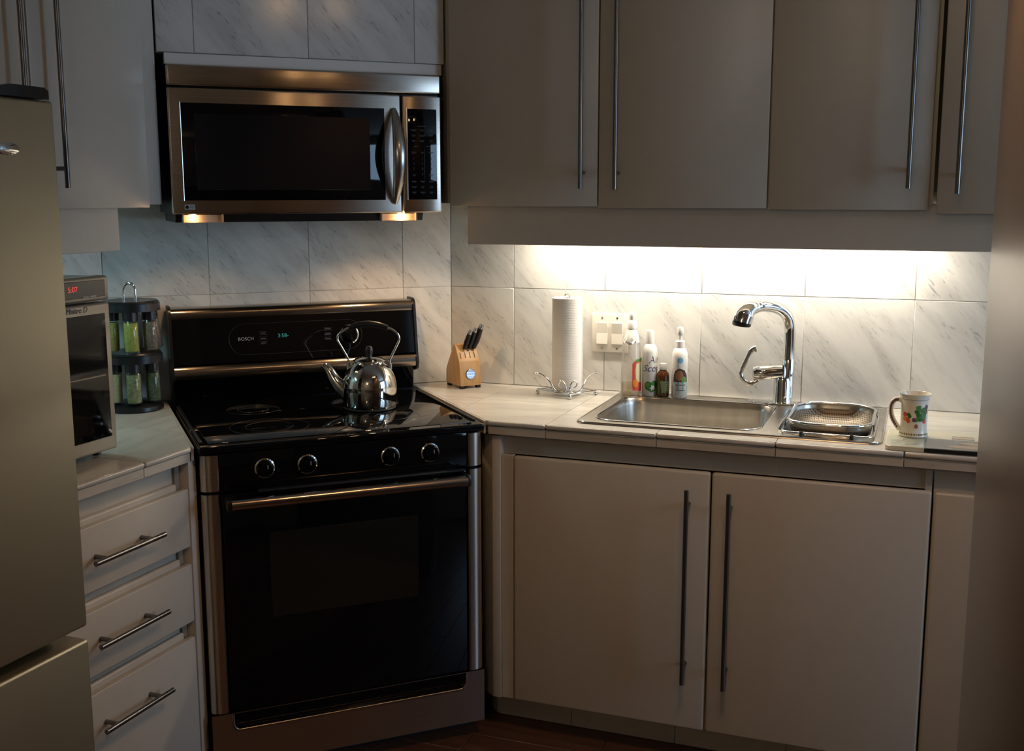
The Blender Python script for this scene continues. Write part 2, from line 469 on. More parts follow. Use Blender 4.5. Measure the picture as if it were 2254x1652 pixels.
for r in range(24):
    for c in range(3):
        o = bpy.data.objects.new('plank', pm); COL.objects.link(o); o.parent = fl
        o.location = (-0.35 + 1.2 * c + (0.37 * r) % 1.2 - 0.5, -2.75 + 0.1 * r, 0)

# tiled box above the microwave, with a white strip along its foot
bx = struct(MB().box(-0.397, 0.398, -0.3285, -0.001, 1.90, CEIL).build('wall_soffit', mt['grout'], frame='R'))
def soffit_tiles():
    xs = [-0.397, -0.301, 0.004, 0.309, 0.398]; zs = [1.90, 2.205, 2.5]
    for i in range(4):
        for k in range(2):
            w, h = xs[i + 1] - xs[i], zs[k + 1] - zs[k]
            me = MB().box(-w / 2 + GAP / 2, w / 2 - GAP / 2, 0, 0.008, -h / 2 + GAP / 2, h / 2 - GAP / 2, 0.0009, 1).mesh('tile', mt['marble'])
            o = bpy.data.objects.new('tile', me); COL.objects.link(o); o.parent = bx
            o.location = ((xs[i] + xs[i + 1]) / 2, -0.3302, (zs[k] + zs[k + 1]) / 2)
soffit_tiles()
struct(MB().box(-0.378, 0.392, -0.325, -0.30, 1.8695, 1.8995, 0.001, 1).build('trim_1', mt['white'], frame='R'))

# ------------------------------------------------------------------ countertops
XR = 0.392                 # side of the range opening
cA, sA, cB, sB = math.cos(A_S), math.sin(A_S), math.cos(B_L), math.sin(B_L)
s_wx = lambda p: 0.5299 + p[0] * cA + p[1] * sA      # world x of a point of S
s_wy = lambda p: -p[0] * sA + p[1] * cA
l_wx = lambda p: -0.5483 + p[0] * cB - p[1] * sB
l_wy = lambda p: p[0] * sB + p[1] * cB
ZC, TH = 0.915, 0.012
def counter(name, label, frame, xs, ys, front, fx, fy, hole=None, xlim=(-9, 9)):
    t = thing(name, label, 'countertop', frame, ((xs[0] + xs[-1]) / 2, front / 2, 0.876))
    g = GAP / 2
    for i in range(len(xs) - 1):
        for k in range(len(ys) - 1):
            x0, x1, y0, y1 = xs[i] + g, xs[i + 1] - g, ys[k] + g, ys[k + 1] - g
            rects = [(x0, x1, y0, y1)]
            if hole:
                hx0, hx1, hy0, hy1 = hole; out = []
                for (a, b, c, d) in rects:
                    if b <= hx0 or a >= hx1 or d <= hy0 or c >= hy1: out.append((a, b, c, d)); continue
                    if a < hx0: out.append((a, hx0, c, d)); a = hx0
                    if b > hx1: out.append((hx1, b, c, d)); b = hx1
                    if c < hy0: out.append((a, b, c, hy0))
                    if d > hy1: out.append((a, b, hy1, d))
                rects = out
            mb = MB(); any_ = False
            for (a, b, c, d) in rects:
                P = [(a, c), (b, c), (b, d), (a, d)]
                P = clip(clip(P, fx), fy)
                if len(P) >= 3:
                    mb.prism(P, ZC - TH, ZC); any_ = True
            if any_: mb.build('tile', mt['marble_flat'], t, smooth=False)
            else: mb.bm.free()
    return t
def ctop_front(t, x_start, joints, x_end, front):
    xs = [x_start] + joints + [x_end]
    for a, b in zip(xs, xs[1:]):
        MB().box(a + GAP / 2, b - GAP / 2, front - 0.006, front + 0.006, ZC - TH - 0.001, ZC + 0.0002, 0.0055, 4).build('bullnose_tile', mt['marble_flat'], t)
        MB().box(a + GAP / 2, b - GAP / 2, front, front + 0.010, 0.878, ZC - TH - 0.002, 0.001, 1).build('edge_tile', mt['marble_edge'], t)
SINK_HOLE = (0.605, 1.372, -0.505, -0.035)
XA = (XR - 0.5299 - (-0.573) * sA) / cA
ct = counter('countertop', 'cream marble tile countertop around the sink, right of the range', 'S',
             [-0.15, 0.221, 0.526, 0.831, 1.136, 1.441, 1.746, 1.95], [-0.570, -0.268, -0.0005], -0.573,
             lambda p: s_wx(p) - XR - 0.004, lambda p: -s_wy(p) - 0.001, SINK_HOLE)
ctop_front(ct, XA + 0.008, [0.526, 0.831, 1.136, 1.441, 1.746], 1.95, -0.573)
# edge tiles along the range side
def side_edge(t, frame, p0, p1, n, sgn):
    a, b = Vector((*p0, 0)), Vector((*p1, 0)); d = b - a; L = d.length
    R_ = Matrix.Translation(a - ORG[t]) @ Matrix.Rotation(math.atan2(d.y, d.x), 4, 'Z')
    for i in range(n):
        o = MB().box(L * i / n + GAP, L * (i + 1) / n - GAP, -0.004, 0.004, 0.878, ZC - 0.0004, 0.0015, 1).build('edge_tile', mt['marble_edge'], None)
        o.parent = t; o.matrix_local = R_
side_edge(ct, 'S', (XA, -0.573), ((XR - 0.5299) * cA, (XR - 0.5299) * sA), 2, 1)
MB().prism(clip(clip([(-0.2, -0.563), (0.60, -0.563), (0.60, -0.004), (-0.2, -0.004)], lambda p: s_wx(p) - XR - 0.008), lambda p: -s_wy(p) - 0.004), 0.880, ZC - TH - 0.001).build('deck', mt['cab_in'], ct)
MB().box(1.38, 1.95, -0.563, -0.004, 0.880, ZC - TH - 0.001).build('deck', mt['cab_in'], ct)
FL = -0.579
XL = (-XR + 0.5483 + FL * sB) / cB
cl = counter('countertop', 'grey marble tile countertop left of the range, under the toaster oven', 'L',
             [-0.872, -0.55, -0.245, 0.06, 0.30], [FL + 0.003, -0.274, -0.0005], FL,
             lambda p: -XR - 0.004 - l_wx(p), lambda p: -l_wy(p) - 0.001)
ctop_front(cl, -0.872, [-0.55], XL - 0.008, FL)
side_edge(cl, 'L', (XL, FL), ((-XR + 0.5483) * cB, -(-XR + 0.5483) * sB), 2, 1)
MB().prism(clip(clip([(-0.870, FL + 0.01), (0.3, FL + 0.01), (0.3, -0.004), (-0.870, -0.004)], lambda p: -XR - 0.008 - l_wx(p)), lambda p: -l_wy(p) - 0.004), 0.880, ZC - TH - 0.001).build('deck', mt['cab_in'], cl)

# ------------------------------------------------------------------ base cabinets, sink run
c = thing('base_cabinet', 'cream two-door base cabinet under the sink with tall bar handles', 'cabinet', 'S', (0.97, -0.30, 0.0))
cb = MB()
cb.box(0.36, 1.509, -0.530, -0.512, 0.818, 0.8775)          # recessed rail under the worktop
cb.box(0.40, 1.509, -0.535, -0.02, 0.102, 0.118)
cb.box(1.493, 1.509, -0.535, -0.02, 0.118, 0.8775)
cb.box(0.40, 1.509, -0.030, -0.012, 0.118, 0.70)
cb.build('carcass', mt['cab'], c)
MB().prism([(0.320, -0.524), (0.366, -0.5605), (0.390, -0.5605), (0.390, -0.505), (0.320, -0.505)], 0.104, 0.872, bev=0.0012).build('corner_post', mt['cab'], c)
MB().box(0.3915, 0.4265, -0.556, -0.538, 0.104, 0.819, 0.001, 1).build('filler_strip', mt['cab'], c)
for x0, x1, hx in ((0.428, 0.9725, 0.919), (0.9765, 1.5095, 1.0275)):
    d = MB().box(x0, x1, -0.560, -0.540, 0.102, 0.8185, 0.0075, 4).build('door', mt['cab'], c)
    bar_handle(d, (hx, -0.600, 0.246), (hx, -0.600, 0.777), 0.042)
c2 = thing('base_cabinet', 'cream single-door base cabinet beside the right-hand partition, no handle in view', 'cabinet', 'S', (1.73, -0.30, 0.0))
MB().box(1.513, 1.95, -0.535, -0.012, 0.102, 0.818).box(1.513, 1.95, -0.530, -0.512, 0.818, 0.8775).build('carcass', mt['cab'], c2)
MB().box(1.5135, 1.948, -0.560, -0.540, 0.102, 0.8185, 0.0075, 4).build('door', mt['cab'], c2)
pl = struct(MB().box(0.34, 1.95, -0.452, -0.43, 0.0, 0.101).build('baseboard_sink', mt['grout'], frame='S'))
xs = [0.345, 0.57, 0.875, 1.18, 1.485, 1.79]
for a, b in zip(xs, xs[1:]):
    MB().box(a + 0.001, b - 0.001, -0.4585, -0.4505, 0.001, 0.100, 0.0008, 1).build('tile', mt['marble_edge'], pl)
o = MB().box(0, 0.09, -0.004, 0.004, 0.001, 0.100, 0.0008, 1).build('tile', mt['marble_edge'], None)
o.parent = pl; o.matrix_local = T((0.342, -0.4545, 0)) @ Matrix.Rotation(math.radians(180 - 47), 4, 'Z')

# ------------------------------------------------------------------ drawer cabinet, left run
c = thing('drawer_cabinet', 'cream three-drawer base cabinet between refrigerator and range', 'cabinet', 'L', (-0.61, -0.29, 0.0))
cb = MB()
cb.box(-0.868, -0.352, -0.545, -0.02, 0.095, 0.11)
cb.box(-0.868, -0.40, -0.536, -0.524, 0.11, 0.8775)          # recessed face behind the finger gaps
cb.box(-0.868, -0.852, -0.545, -0.02, 0.11, 0.8775)
cb.build('carcass', mt['cab'], c)
MB().box(-0.3805, -0.352, -0.572, -0.50, 0.10, 0.877, 0.002, 2).build('stile', mt['cab'], c)
MB().box(-0.400, -0.381, -0.545, -0.512, 0.10, 0.877, 0.001, 1).build('gap_end', mt['cab_in'], c)
for z0, z1, zh in ((0.660, 0.809, 0.737), (0.465, 0.615, 0.545), (0.105, 0.423, 0.346)):
    d = MB().box(-0.866, -0.3825, -0.570, -0.552, z0, z1, 0.0025, 3).build('drawer', mt['cab'], c)
    MB().box(-0.866, -0.401, -0.551, -0.537, z0 + 0.01, z1 + 0.015, 0.006, 4).build('finger_lip', mt['cab'], d)
    bar_handle(d, (-0.752, -0.607, zh), (-0.522, -0.607, zh), 0.04, 0.0062, 0.04)
struct(MB().box(-0.868, -0.352, -0.47, -0.45, 0.0, 0.095).build('baseboard_left', mt['marble_edge'], frame='L'))

# ------------------------------------------------------------------ wall cabinets, sink run
ZB, ZT = 1.493, 2.30
def prism_cab(poly, z0, z1, t, name='carcass', m=None):
    return MB().prism(poly, z0, z1).build(name, m or mt['cab'], t, smooth=False)
u = thing('wall_cabinet', 'cream wall cabinet in the corner beside the microwave, handle at its right', 'cabinet', 'S', (0.35, -0.17, 1.49))
P = clip(clip([(-0.4, -0.332), (0.599, -0.332), (0.599, -0.003), (-0.4, -0.003)], lambda p: s_wx(p) - 0.403), lambda p: -s_wy(p) - 0.003)
prism_cab(P, 1.505, ZT, u)
d = MB().box(0.154, 0.599, -0.352, -0.334, ZB + 0.004, ZT, 0.0025, 2).build('door', mt['cab'], u)
bar_handle(d, (0.560, -0.388, 1.545), (0.560, -0.388, 2.18), 0.038)
u = thing('wall_cabinet', 'cream double-door wall cabinet above the sink with two bar handles', 'cabinet', 'S', (1.03, -0.17, 1.49))
MB().box(0.6015, 1.472, -0.332, -0.003, 1.505, ZT).build('carcass', mt['cab'], u)
for x0, x1, hx, z0 in ((0.6025, 1.0625, 0.658, ZB), (1.0665, 1.462, 1.412, ZB - 0.003)):
    d = MB().box(x0, x1, -0.352, -0.334, z0, ZT, 0.0025, 2).build('door', mt['cab'], u)
    bar_handle(d, (hx, -0.388, 1.543), (hx, -0.388, 2.18), 0.038)
u = thing('wall_cabinet', 'narrow cream wall cabinet at the far right end above the mug', 'cabinet', 'S', (1.72, -0.17, 1.48))
MB().box(1.482, 1.95, -0.342, -0.003, 1.505, ZT).build('carcass', mt['cab'], u)
d = MB().box(1.4805, 1.95, -0.362, -0.344, ZB - 0.011, ZT, 0.0025, 2).build('door', mt['cab'], u)
bar_handle(d, (1.526, -0.398, 1.530), (1.526, -0.398, 2.18), 0.038)
tag(MB().box(0.196, 1.95, -0.322, -0.306, 1.386, 1.5045, 0.001, 1).build('light_valance', mt['cab'], frame='S'), 'long cream board hiding the light above the sink', 'valance')
# fluorescent fixture behind the valance
f = thing('fluorescent_fixture', 'white undercabinet fluorescent fixture above the sink, hidden behind the valance', 'light', 'S', (0.90, -0.085, 1.44))
MB().box(0.27, 1.53, -0.125, -0.045, 1.462, 1.504, 0.003, 1).build('housing', mt['white'], f)
MB().cyl((0.30, -0.085, 1.443), (1.50, -0.085, 1.443), 0.012, n=16).build('lamp_tube', mt['tube'], f)
area_light('tube_light', FR['S'] @ T((0.90, -0.085, 1.428)) @ Matrix.Rotation(math.radians(-8), 4, 'X'), 1.18, 0.025, E_TUBE, (1.0, 0.89, 0.73))

# ------------------------------------------------------------------ wall cabinets, left run
u = thing('wall_cabinet', 'cream double-door wall cabinet left of the microwave, above the toaster oven', 'cabinet', 'L', (-0.53, -0.17, 1.49))
P = clip(clip([(-0.868, -0.332), (0.3, -0.332), (0.3, -0.003), (-0.868, -0.003)], lambda p: -0.402 - l_wx(p)), lambda p: -l_wy(p) - 0.003)
prism_cab(P, 1.505, ZT, u)
for x0, x1, hx in ((-0.868, -0.586, -0.638), (-0.582, -0.203, -0.530)):
    d = MB().box(x0, x1, -0.352, -0.334, ZB + 0.004, ZT, 0.0025, 2).build('door', mt['cab'], u)
    bar_handle(d, (hx, -0.390, 1.545), (hx, -0.390, 2.18), 0.038)
tag(MB().box(-0.868, -0.290, -0.322, -0.306, 1.389, 1.5045, 0.001, 1).build('light_valance', mt['cab'], frame='L'), 'short pale board under the left wall cabinet, above the toaster oven', 'valance')
f = thing('fluorescent_fixture', 'undercabinet light above the toaster oven, hidden behind the short board', 'light', 'L', (-0.60, -0.15, 1.44))
MB().box(-0.84, -0.36, -0.19, -0.11, 1.462, 1.504, 0.003, 1).build('housing', mt['white'], f)
MB().cyl((-0.82, -0.15, 1.443), (-0.38, -0.15, 1.443), 0.012, n=16).build('lamp_tube', emit('cool_tube', (0.6, 0.95, 1.0), 1.0), f)
area_light('left_tube_light', FR['L'] @ T((-0.60, -0.145, 1.425)) @ Matrix.Rotation(math.radians(-12), 4, 'X'), 0.42, 0.03, E_TUBE_L, (0.45, 0.90, 1.0))

# ------------------------------------------------------------------ refrigerator
f = thing('refrigerator', 'tall brushed steel refrigerator at the left edge with black hinge cover', 'refrigerator', 'L', (-1.26, -0.35, 0.0))
MB().box(-1.632, -0.888, -0.63, -0.03, 0.02, 1.698, 0.004, 2).build('body', mt['black'], f)
MB().box(-1.636, -0.884, -0.700, -0.635, 0.660, 1.704, 0.007, 4).build('upper_door', mt['steel_fr'], f)
MB().box(-1.636, -0.884, -0.700, -0.635, 0.060, 0.632, 0.007, 4).build('freezer_drawer', mt['steel_fr'], f)
hc = MB()
hc.loft([[(-0.893, -0.698, 1.7065), (-0.893, -0.62, 1.7065), (-0.893, -0.62, 1.722), (-0.893, -0.698, 1.722)],
         [(-0.905, -0.700, 1.7065), (-0.905, -0.60, 1.7065), (-0.905, -0.60, 1.7275), (-0.905, -0.700, 1.7275)],
         [(-0.985, -0.700, 1.7065), (-0.985, -0.58, 1.7065), (-0.985, -0.58, 1.728), (-0.985, -0.700, 1.728)],
         [(-1.060, -0.69, 1.7065), (-1.060, -0.58, 1.7065), (-1.060, -0.58, 1.712), (-1.060, -0.69, 1.712)]])
hc.build('hinge_cover', mt['black'], f, label='black plastic hinge cover on the door top')
bd = MB(); bd.lathe([(0.001, 0.004), (0.6, 0.0035), (1.0, 0.0)], 24, cap0=True, M_=T((-1.005, -0.7, 1.612)) @ Matrix.Rotation(PI / 2, 4, 'X') @ Matrix.Diagonal((0.030, 0.0115, 1, 1)))
bd.build('badge', mt['chrome'], f, label='oval chrome badge')

# ------------------------------------------------------------------ range
g = thing('range', 'black and steel freestanding electric range set across the corner', 'range', 'R', (0, -0.35, 0.0))
YF = -0.68
MB().box(-0.376, 0.376, -0.640, -0.03, 0.03, 0.893, 0.003, 1).build('body', mt['blackm'], g)
ck = MB().box(-0.3785, 0.3785, -0.690, -0.048, 0.894, 0.9135, 0.006, 4)
ck.build('cooktop_frame', mt['bglass'], g)
gl = MB().box(-0.352, 0.352, -0.655, -0.095, 0.9115, 0.9150, 0.0012, 2).build('cooktop_glass', mt['bglass'], g)
for s in (-1, 1):
    MB().box(s * 0.367 - 0.004, s * 0.367 + 0.004, -0.64, -0.12, 0.912, 0.9185, 0.002, 2).build('side_rail', mt['black'], g)
for bxp, byp, r in ((-0.17, -0.50, 0.105), (-0.17, -0.24, 0.075), (0.17, -0.50, 0.08), (0.16, -0.26, 0.10)):
    ring = MB()
    for rr in (r, r * 0.6):
        ring.tube([(bxp + rr * math.cos(a * PI / 24), byp + rr * math.sin(a * PI / 24), 0.9151) for a in range(48)], 0.0005, 4, closed=True)
    ring.build('burner_ring', M('burner_print', (0.016, 0.015, 0.014), 0.3), gl)
MB().box(-0.331, 0.331, YF, -0.645, 0.797, 0.893, 0.004, 3).build('control_panel', mt['bglass'], g)
for kx in (-0.218, -0.109, 0.112, 0.223):
    mk = T((kx, YF, 0.846)) @ Matrix.Rotation(PI / 2, 4, 'X')
    k = MB().lathe([(0.0225, 0.0), (0.0225, 0.005), (0.0195, 0.007), (0.019, 0.020), (0.0165, 0.0235), (0.001, 0.0245)], 28, M_=mk).build('knob', mt['bglass'], g)
    MB().lathe([(0.0225, -0.0005), (0.0262, 0.0008), (0.0258, 0.0035), (0.0225, 0.0052)], 28, M_=mk, cap0=False, cap1=False).build('knob_ring', mt['chrome'], k)
    MB().box(kx + 0.0035, kx + 0.0055, YF - 0.0252, YF - 0.024, 0.848, 0.858).build('pointer', mt['print_grey'], k)
for s in (-1, 1):
    xa, xb = sorted((s * 0.332, s * 0.3765))
    for z0, z1 in ((0.7975, 0.8895), (0.207, 0.789)):
        prof = [(xa, -0.645), (xa, YF - 0.002)]
        for k in range(7):
            t_ = k / 6
            xx = xa + (xb - xa) * t_ if s > 0 else xb - (xb - xa) * t_
        xin, xout = (xa, xb) if s > 0 else (xb, xa)
        prof = [(xin, -0.645), (xin, YF - 0.001), (xin + s * 0.004, YF - 0.005)]
        for k in range(7):
            a = k / 6 * PI / 2
            prof.append((xout - s * 0.030 * (1 - math.sin(a)), YF - 0.005 + 0.022 * (1 - math.cos(a))))
        prof.append((xout, -0.645))
        MB().prism(prof, z0, z1).build('side_pillar', mt['steel'], g)
od = MB().box(-0.328, 0.328, YF - 0.002, -0.642, 0.2065, 0.787, 0.004, 3).build('oven_door', mt['bglass'], g)
MB().box(-0.212, 0.186, YF - 0.0032, YF - 0.0012, 0.448, 0.676, 0.0008, 1).build('oven_window', mt['bglass2'], od)
hp = [(-0.312, -0.735, 0.772), (0.308, -0.735, 0.772)]
oh = MB().tube(hp, 0.0155, 20, flat=0.95).build('oven_handle', mt['steel_trim'], od)
for s in (-0.315, 0.311):
    MB().box(s - 0.008, s + 0.008, -0.745, YF, 0.757, 0.787, 0.004, 2).build('handle_mount', mt['black'], od)
MB().box(-0.24, 0.32, -0.7, -0.684, 0.7895, 0.7945, 0.001, 1).build('vent_strip', mt['blackm'], g)
# storage drawer: steel front with a black recess along its top
dr = MB()
dr.prism([(-0.3765, 0.05), (0.3765, 0.05), (0.3765, 0.202), (0.322, 0.202)] +
         [(0.322 - 0.018 + 0.018 * math.cos(a), 0.172 - 0.018 * math.sin(a)) for a in (0, PI / 8, PI / 4, 3 * PI / 8, PI / 2)] +
         [(-0.322 + 0.018 - 0.018 * math.sin(a), 0.172 - 0.018 * math.cos(a)) for a in (0, PI / 8, PI / 4, 3 * PI / 8, PI / 2)] +
         [(-0.322, 0.202), (-0.3765, 0.202)], YF - 0.001, -0.645, 'y')
sd = dr.build('storage_drawer', mt['steel'], g)
MB().box(-0.3215, 0.3215, -0.665, -0.643, 0.150, 0.204).build('drawer_recess', mt['bglass'], sd)
lip = [(-0.3222, YF - 0.001, 0.199), (-0.3222, YF - 0.001, 0.172)] + [(-0.304 - 0.018 * math.cos(a), YF - 0.001, 0.172 - 0.018 * math.sin(a)) for a in (PI / 6, PI / 3, PI / 2)] + \
      [(0.304 + 0.018 * math.sin(a), YF - 0.001, 0.172 - 0.018 * math.cos(a)) for a in (0, PI / 6, PI / 3)] + [(0.3222, YF - 0.001, 0.172), (0.3222, YF - 0.001, 0.199)]
MB().tube(lip, 0.0036, 10).build('recess_lip', mt['steel_trim'], sd)
MB().box(-0.33, 0.33, YF - 0.0015, YF + 0.004, 0.2005, 0.2025).build('gap_line', mt['steel_sm'], g)
MB().box(-0.37, 0.37, -0.60, -0.08, 0.001, 0.05).build('plinth', mt['blackm'], g)
# back guard: extruded profiles (y, z)
bgd = thing  # alias unused
MB().box(-0.376, 0.376, -0.060, -0.018, 0.90, 1.19).build('backguard', mt['black'], g)
top = [(-0.020, 1.200), (-0.020, 1.160), (-0.078, 1.168)] + [(-0.058 - 0.022 * math.sin(a), 1.178 + 0.022 * math.cos(a)) for a in (1.5, 1.2, 0.9, 0.6, 0.3, 0.0)]
MB().prism(top, -0.371, 0.371, 'x').build('backguard_trim', mt['steel_trim'], g, label='brushed steel strip along the top')
pn = MB().prism([(-0.058, 1.171), (-0.079, 1.168), (-0.100, 1.034), (-0.058, 1.03)], -0.371, 0.371, 'x').build('clock_panel', mt['bglass'], g)
low = [(-0.060, 1.036)] + [(-0.082 - 0.028 * math.sin(a), 1.006 + 0.028 * math.cos(a)) for a in (0.0, 0.35, 0.7, 1.05, 1.4, 1.75, 2.1)] + [(-0.060, 0.992)]
MB().prism(low, -0.371, 0.371, 'x').build('backguard_trim', mt['steel_trim'], g, label='rounded steel strip below the clock panel')
MB().prism([(-0.05, 0.992), (-0.082, 0.990), (-0.066, 0.915), (-0.05, 0.915)], -0.370, 0.370, 'x').build('riser', mt['bglass'], g)
for s in (-1, 1):
    cap = [(-0.018, 0.972), (-0.018, 1.206), (-0.060, 1.206)] + [(-0.060 - 0.026 * math.sin(a), 1.180 + 0.026 * math.cos(a)) for a in (0.3, 0.7, 1.1, 1.5)] + \
          [(-0.107, 1.036)] + [(-0.086 - 0.030 * math.sin(a), 1.006 + 0.030 * math.cos(a)) for a in (0.9, 1.3, 1.7, 2.1, 2.5)] + [(-0.07, 0.972)]
    xa, xb = sorted((s * 0.371, s * 0.3785))
    MB().prism(cap, xa, xb, 'x').build('end_cap', mt['black'], g)
# print on the clock panel (panel slopes: work in panel coordinates u along x, v up the slope)
sl = math.atan2(0.021, 0.134)
PM = T((0, -0.0895, 1.101)) @ Matrix.Rotation(-sl, 4, 'X')
ov = MB(); hx_, hz_ = 0.204, 0.0465
ov.tube([(p[0] - 0.004, -0.0005, p[1]) for p in rrect(0, 0, hx_, hz_, hz_ - 0.001, 10)], 0.0005, 4, closed=True).xf(PM)
ov.build('panel_outline', mt['print_line'], pn)
text('BOSCH', 0.0145, mt['print_grey'], pn, PM @ T((-0.158, -0.0006, 0.001)), extrude=0.0002, label='pale brand lettering')
text('3:58-', 0.0165, mt['led_teal'], pn, PM @ T((-0.046, -0.0006, 0.006)), name='clock_display', extrude=0.0002, label='teal clock digits')
lb = MB()
for k, z in enumerate((0.020, 0.012, 0.004, -0.003, -0.010, -0.017)):
    w = 0.012
    lb.box(-0.106 - w, -0.106 + w, -0.0008, -0.0002, z, z + 0.0006)
    lb.box(0.092 - w, 0.092 + w, -0.0008, -0.0002, z + 0.004, z + 0.0046)
    if k % 2 == 0:
        lb.box(-0.113, -0.099, -0.0008, -0.0002, z - 0.005, z - 0.0025); lb.box(0.083, 0.101, -0.0008, -0.0002, z - 0.001, z + 0.0015)
lb.xf(PM); lb.build('button_print', mt['print_dim'], pn)
mk = PM @ T((0.159, 0, 0.0)) @ Matrix.Rotation(PI / 2, 4, 'X')
k = MB().lathe([(0.0265, 0), (0.0265, 0.004), (0.022, 0.007), (0.021, 0.024), (0.018, 0.028), (0.001, 0.029)], 28, M_=mk).build('selector_knob', mt['bglass'], g)
MB().lathe([(0.0265, 0), (0.0305, 0.001), (0.030, 0.004), (0.0265, 0.006)], 28, M_=mk, cap0=False, cap1=False).build('knob_ring', mt['chrome'], k)

# ------------------------------------------------------------------ microwave
m = thing('microwave', 'steel over-the-range microwave hung under the tiled box', 'microwave', 'R', (0, -0.17, 1.456))
YM = -0.355
MB().box(-0.378, 0.378, -0.326, -0.004, 1.480, 1.866, 0.002, 1).build('body', mt['black'], m)
MB().box(-0.3785, 0.3785, YM, -0.327, 1.8135, 1.8675, 0.006, 3).build('vent_panel', mt['steel'], m)
dd = MB()
# door frame as four members
dd.box(-0.3785, 0.2575, YM, -0.327, 1.4785, 1.8085, 0.005, 3)
d = dd.build('door', mt['steel'], m)
MB().box(-0.347, 0.209, YM - 0.0015, YM + 0.004, 1.515, 1.770, 0.0014, 2).build('window_bezel', mt['bglass'], d)
MB().box(-0.312, 0.165, YM - 0.0022, YM, 1.543, 1.742, 0.0006, 1).build('window_screen', mt['mwglass'], d)
MB().tube([(-0.3475, YM - 0.0015, 1.771), (-0.3475, YM - 0.0015, 1.514)], 0.002, 8).build('bezel_edge', mt['steel_sm'], d)
# bowed handle, thick in the middle
hpts, hrad = [], []
for k in range(17):
    t_ = k / 16; z = 1.505 + 0.265 * t_; b_ = math.sin(PI * t_)
    hpts.append((0.236, YM - 0.004 - 0.050 * b_ ** 0.9, z)); hrad.append(0.006 + 0.013 * b_ ** 0.7)
MB().tube(hpts, hrad, 16, flat=0.62, flat_dir=(0, 1, 0)).build('door_handle', mt['steel_sm'], d)
cp = MB().box(0.2625, 0.3785, YM, -0.327, 1.4785, 1.8085, 0.005, 3).build('control_column', mt['steel'], m)
kp = MB().box(0.275, 0.364, YM - 0.0015, YM + 0.004, 1.516, 1.771, 0.0014, 2).build('keypad', mt['bglass'], cp)
MB().tube([(0.2745, YM - 0.0015, 1.772), (0.2745, YM - 0.0015, 1.515)], 0.0018, 8).build('bezel_edge', mt['steel_sm'], cp)
kb = MB()
cols = (0.294, 0.3195, 0.346)
def dash(x, z, w, h=0.0016): kb.box(x - w / 2, x + w / 2, YM - 0.002, YM - 0.0012, z - h / 2, z + h / 2)
dash(0.320, 1.723, 0.028, 0.0012)
for z, ws in ((1.7125, (0.018, 0.010, 0.010)), (1.698, (0.013, 0.018, 0.013)), (1.683, (0.011, 0.016, 0.010)), (1.650, (0.016, 0.009, 0.014)),
              (1.586, (0.010, 0, 0.014)), (1.568, (0.014, 0.013, 0.013)), (1.552, (0.015, 0.009, 0.011)), (1.537, (0.012, 0.015, 0.012))):
    for x, w in zip(cols, ws):
        if w: dash(x, z, w); dash(x, z - 0.003, w * 0.7, 0.001)
for x in (0.301, 0.338): dash(x, 1.6665, 0.014)
kb.build('button_print', mt['print_dim'], kp)
for i, ch in enumerate('123456789'):
    text(ch, 0.0085, mt['print_dim'], kp, T((cols[i % 3], YM - 0.0018, 1.632 - 0.0145 * (i // 3))), name='digit', extrude=0.0002)
text('0', 0.0085, mt['print_dim'], kp, T((cols[1], YM - 0.0018, 1.5875)), name='digit', extrude=0.0002)
text(':', 0.012, mt['led_teal'], kp, T((0.301, YM - 0.0018, 1.744)), name='clock_colon', extrude=0.0002)
bdg = MB().box(-0.347, -0.320, YM - 0.0012, YM + 0.001, 1.4905, 1.5045, 0.0004, 1).build('brand_badge', M('badge_silver', (0.42, 0.44, 0.48), 0.4), d, label='small silver badge with dark lettering')
MB().lathe([(0.0045, 0), (0.0045, 0.0005)], 18, M_=T((-0.3405, YM - 0.0010, 1.4975)) @ Matrix.Rotation(PI / 2, 4, 'X')).build('emblem', mt['black'], bdg)
text('LG', 0.0078, mt['black'], bdg, T((-0.3285, YM - 0.0014, 1.4975)), extrude=0.0002)
MB().prism([(-0.30, 1.4795), (-0.325, 1.4795), (-0.315, 1.456), (-0.05, 1.456), (-0.03, 1.4795)], -0.368, 0.33, 'x').build('underside', mt['black'], m)
E_MWS = []
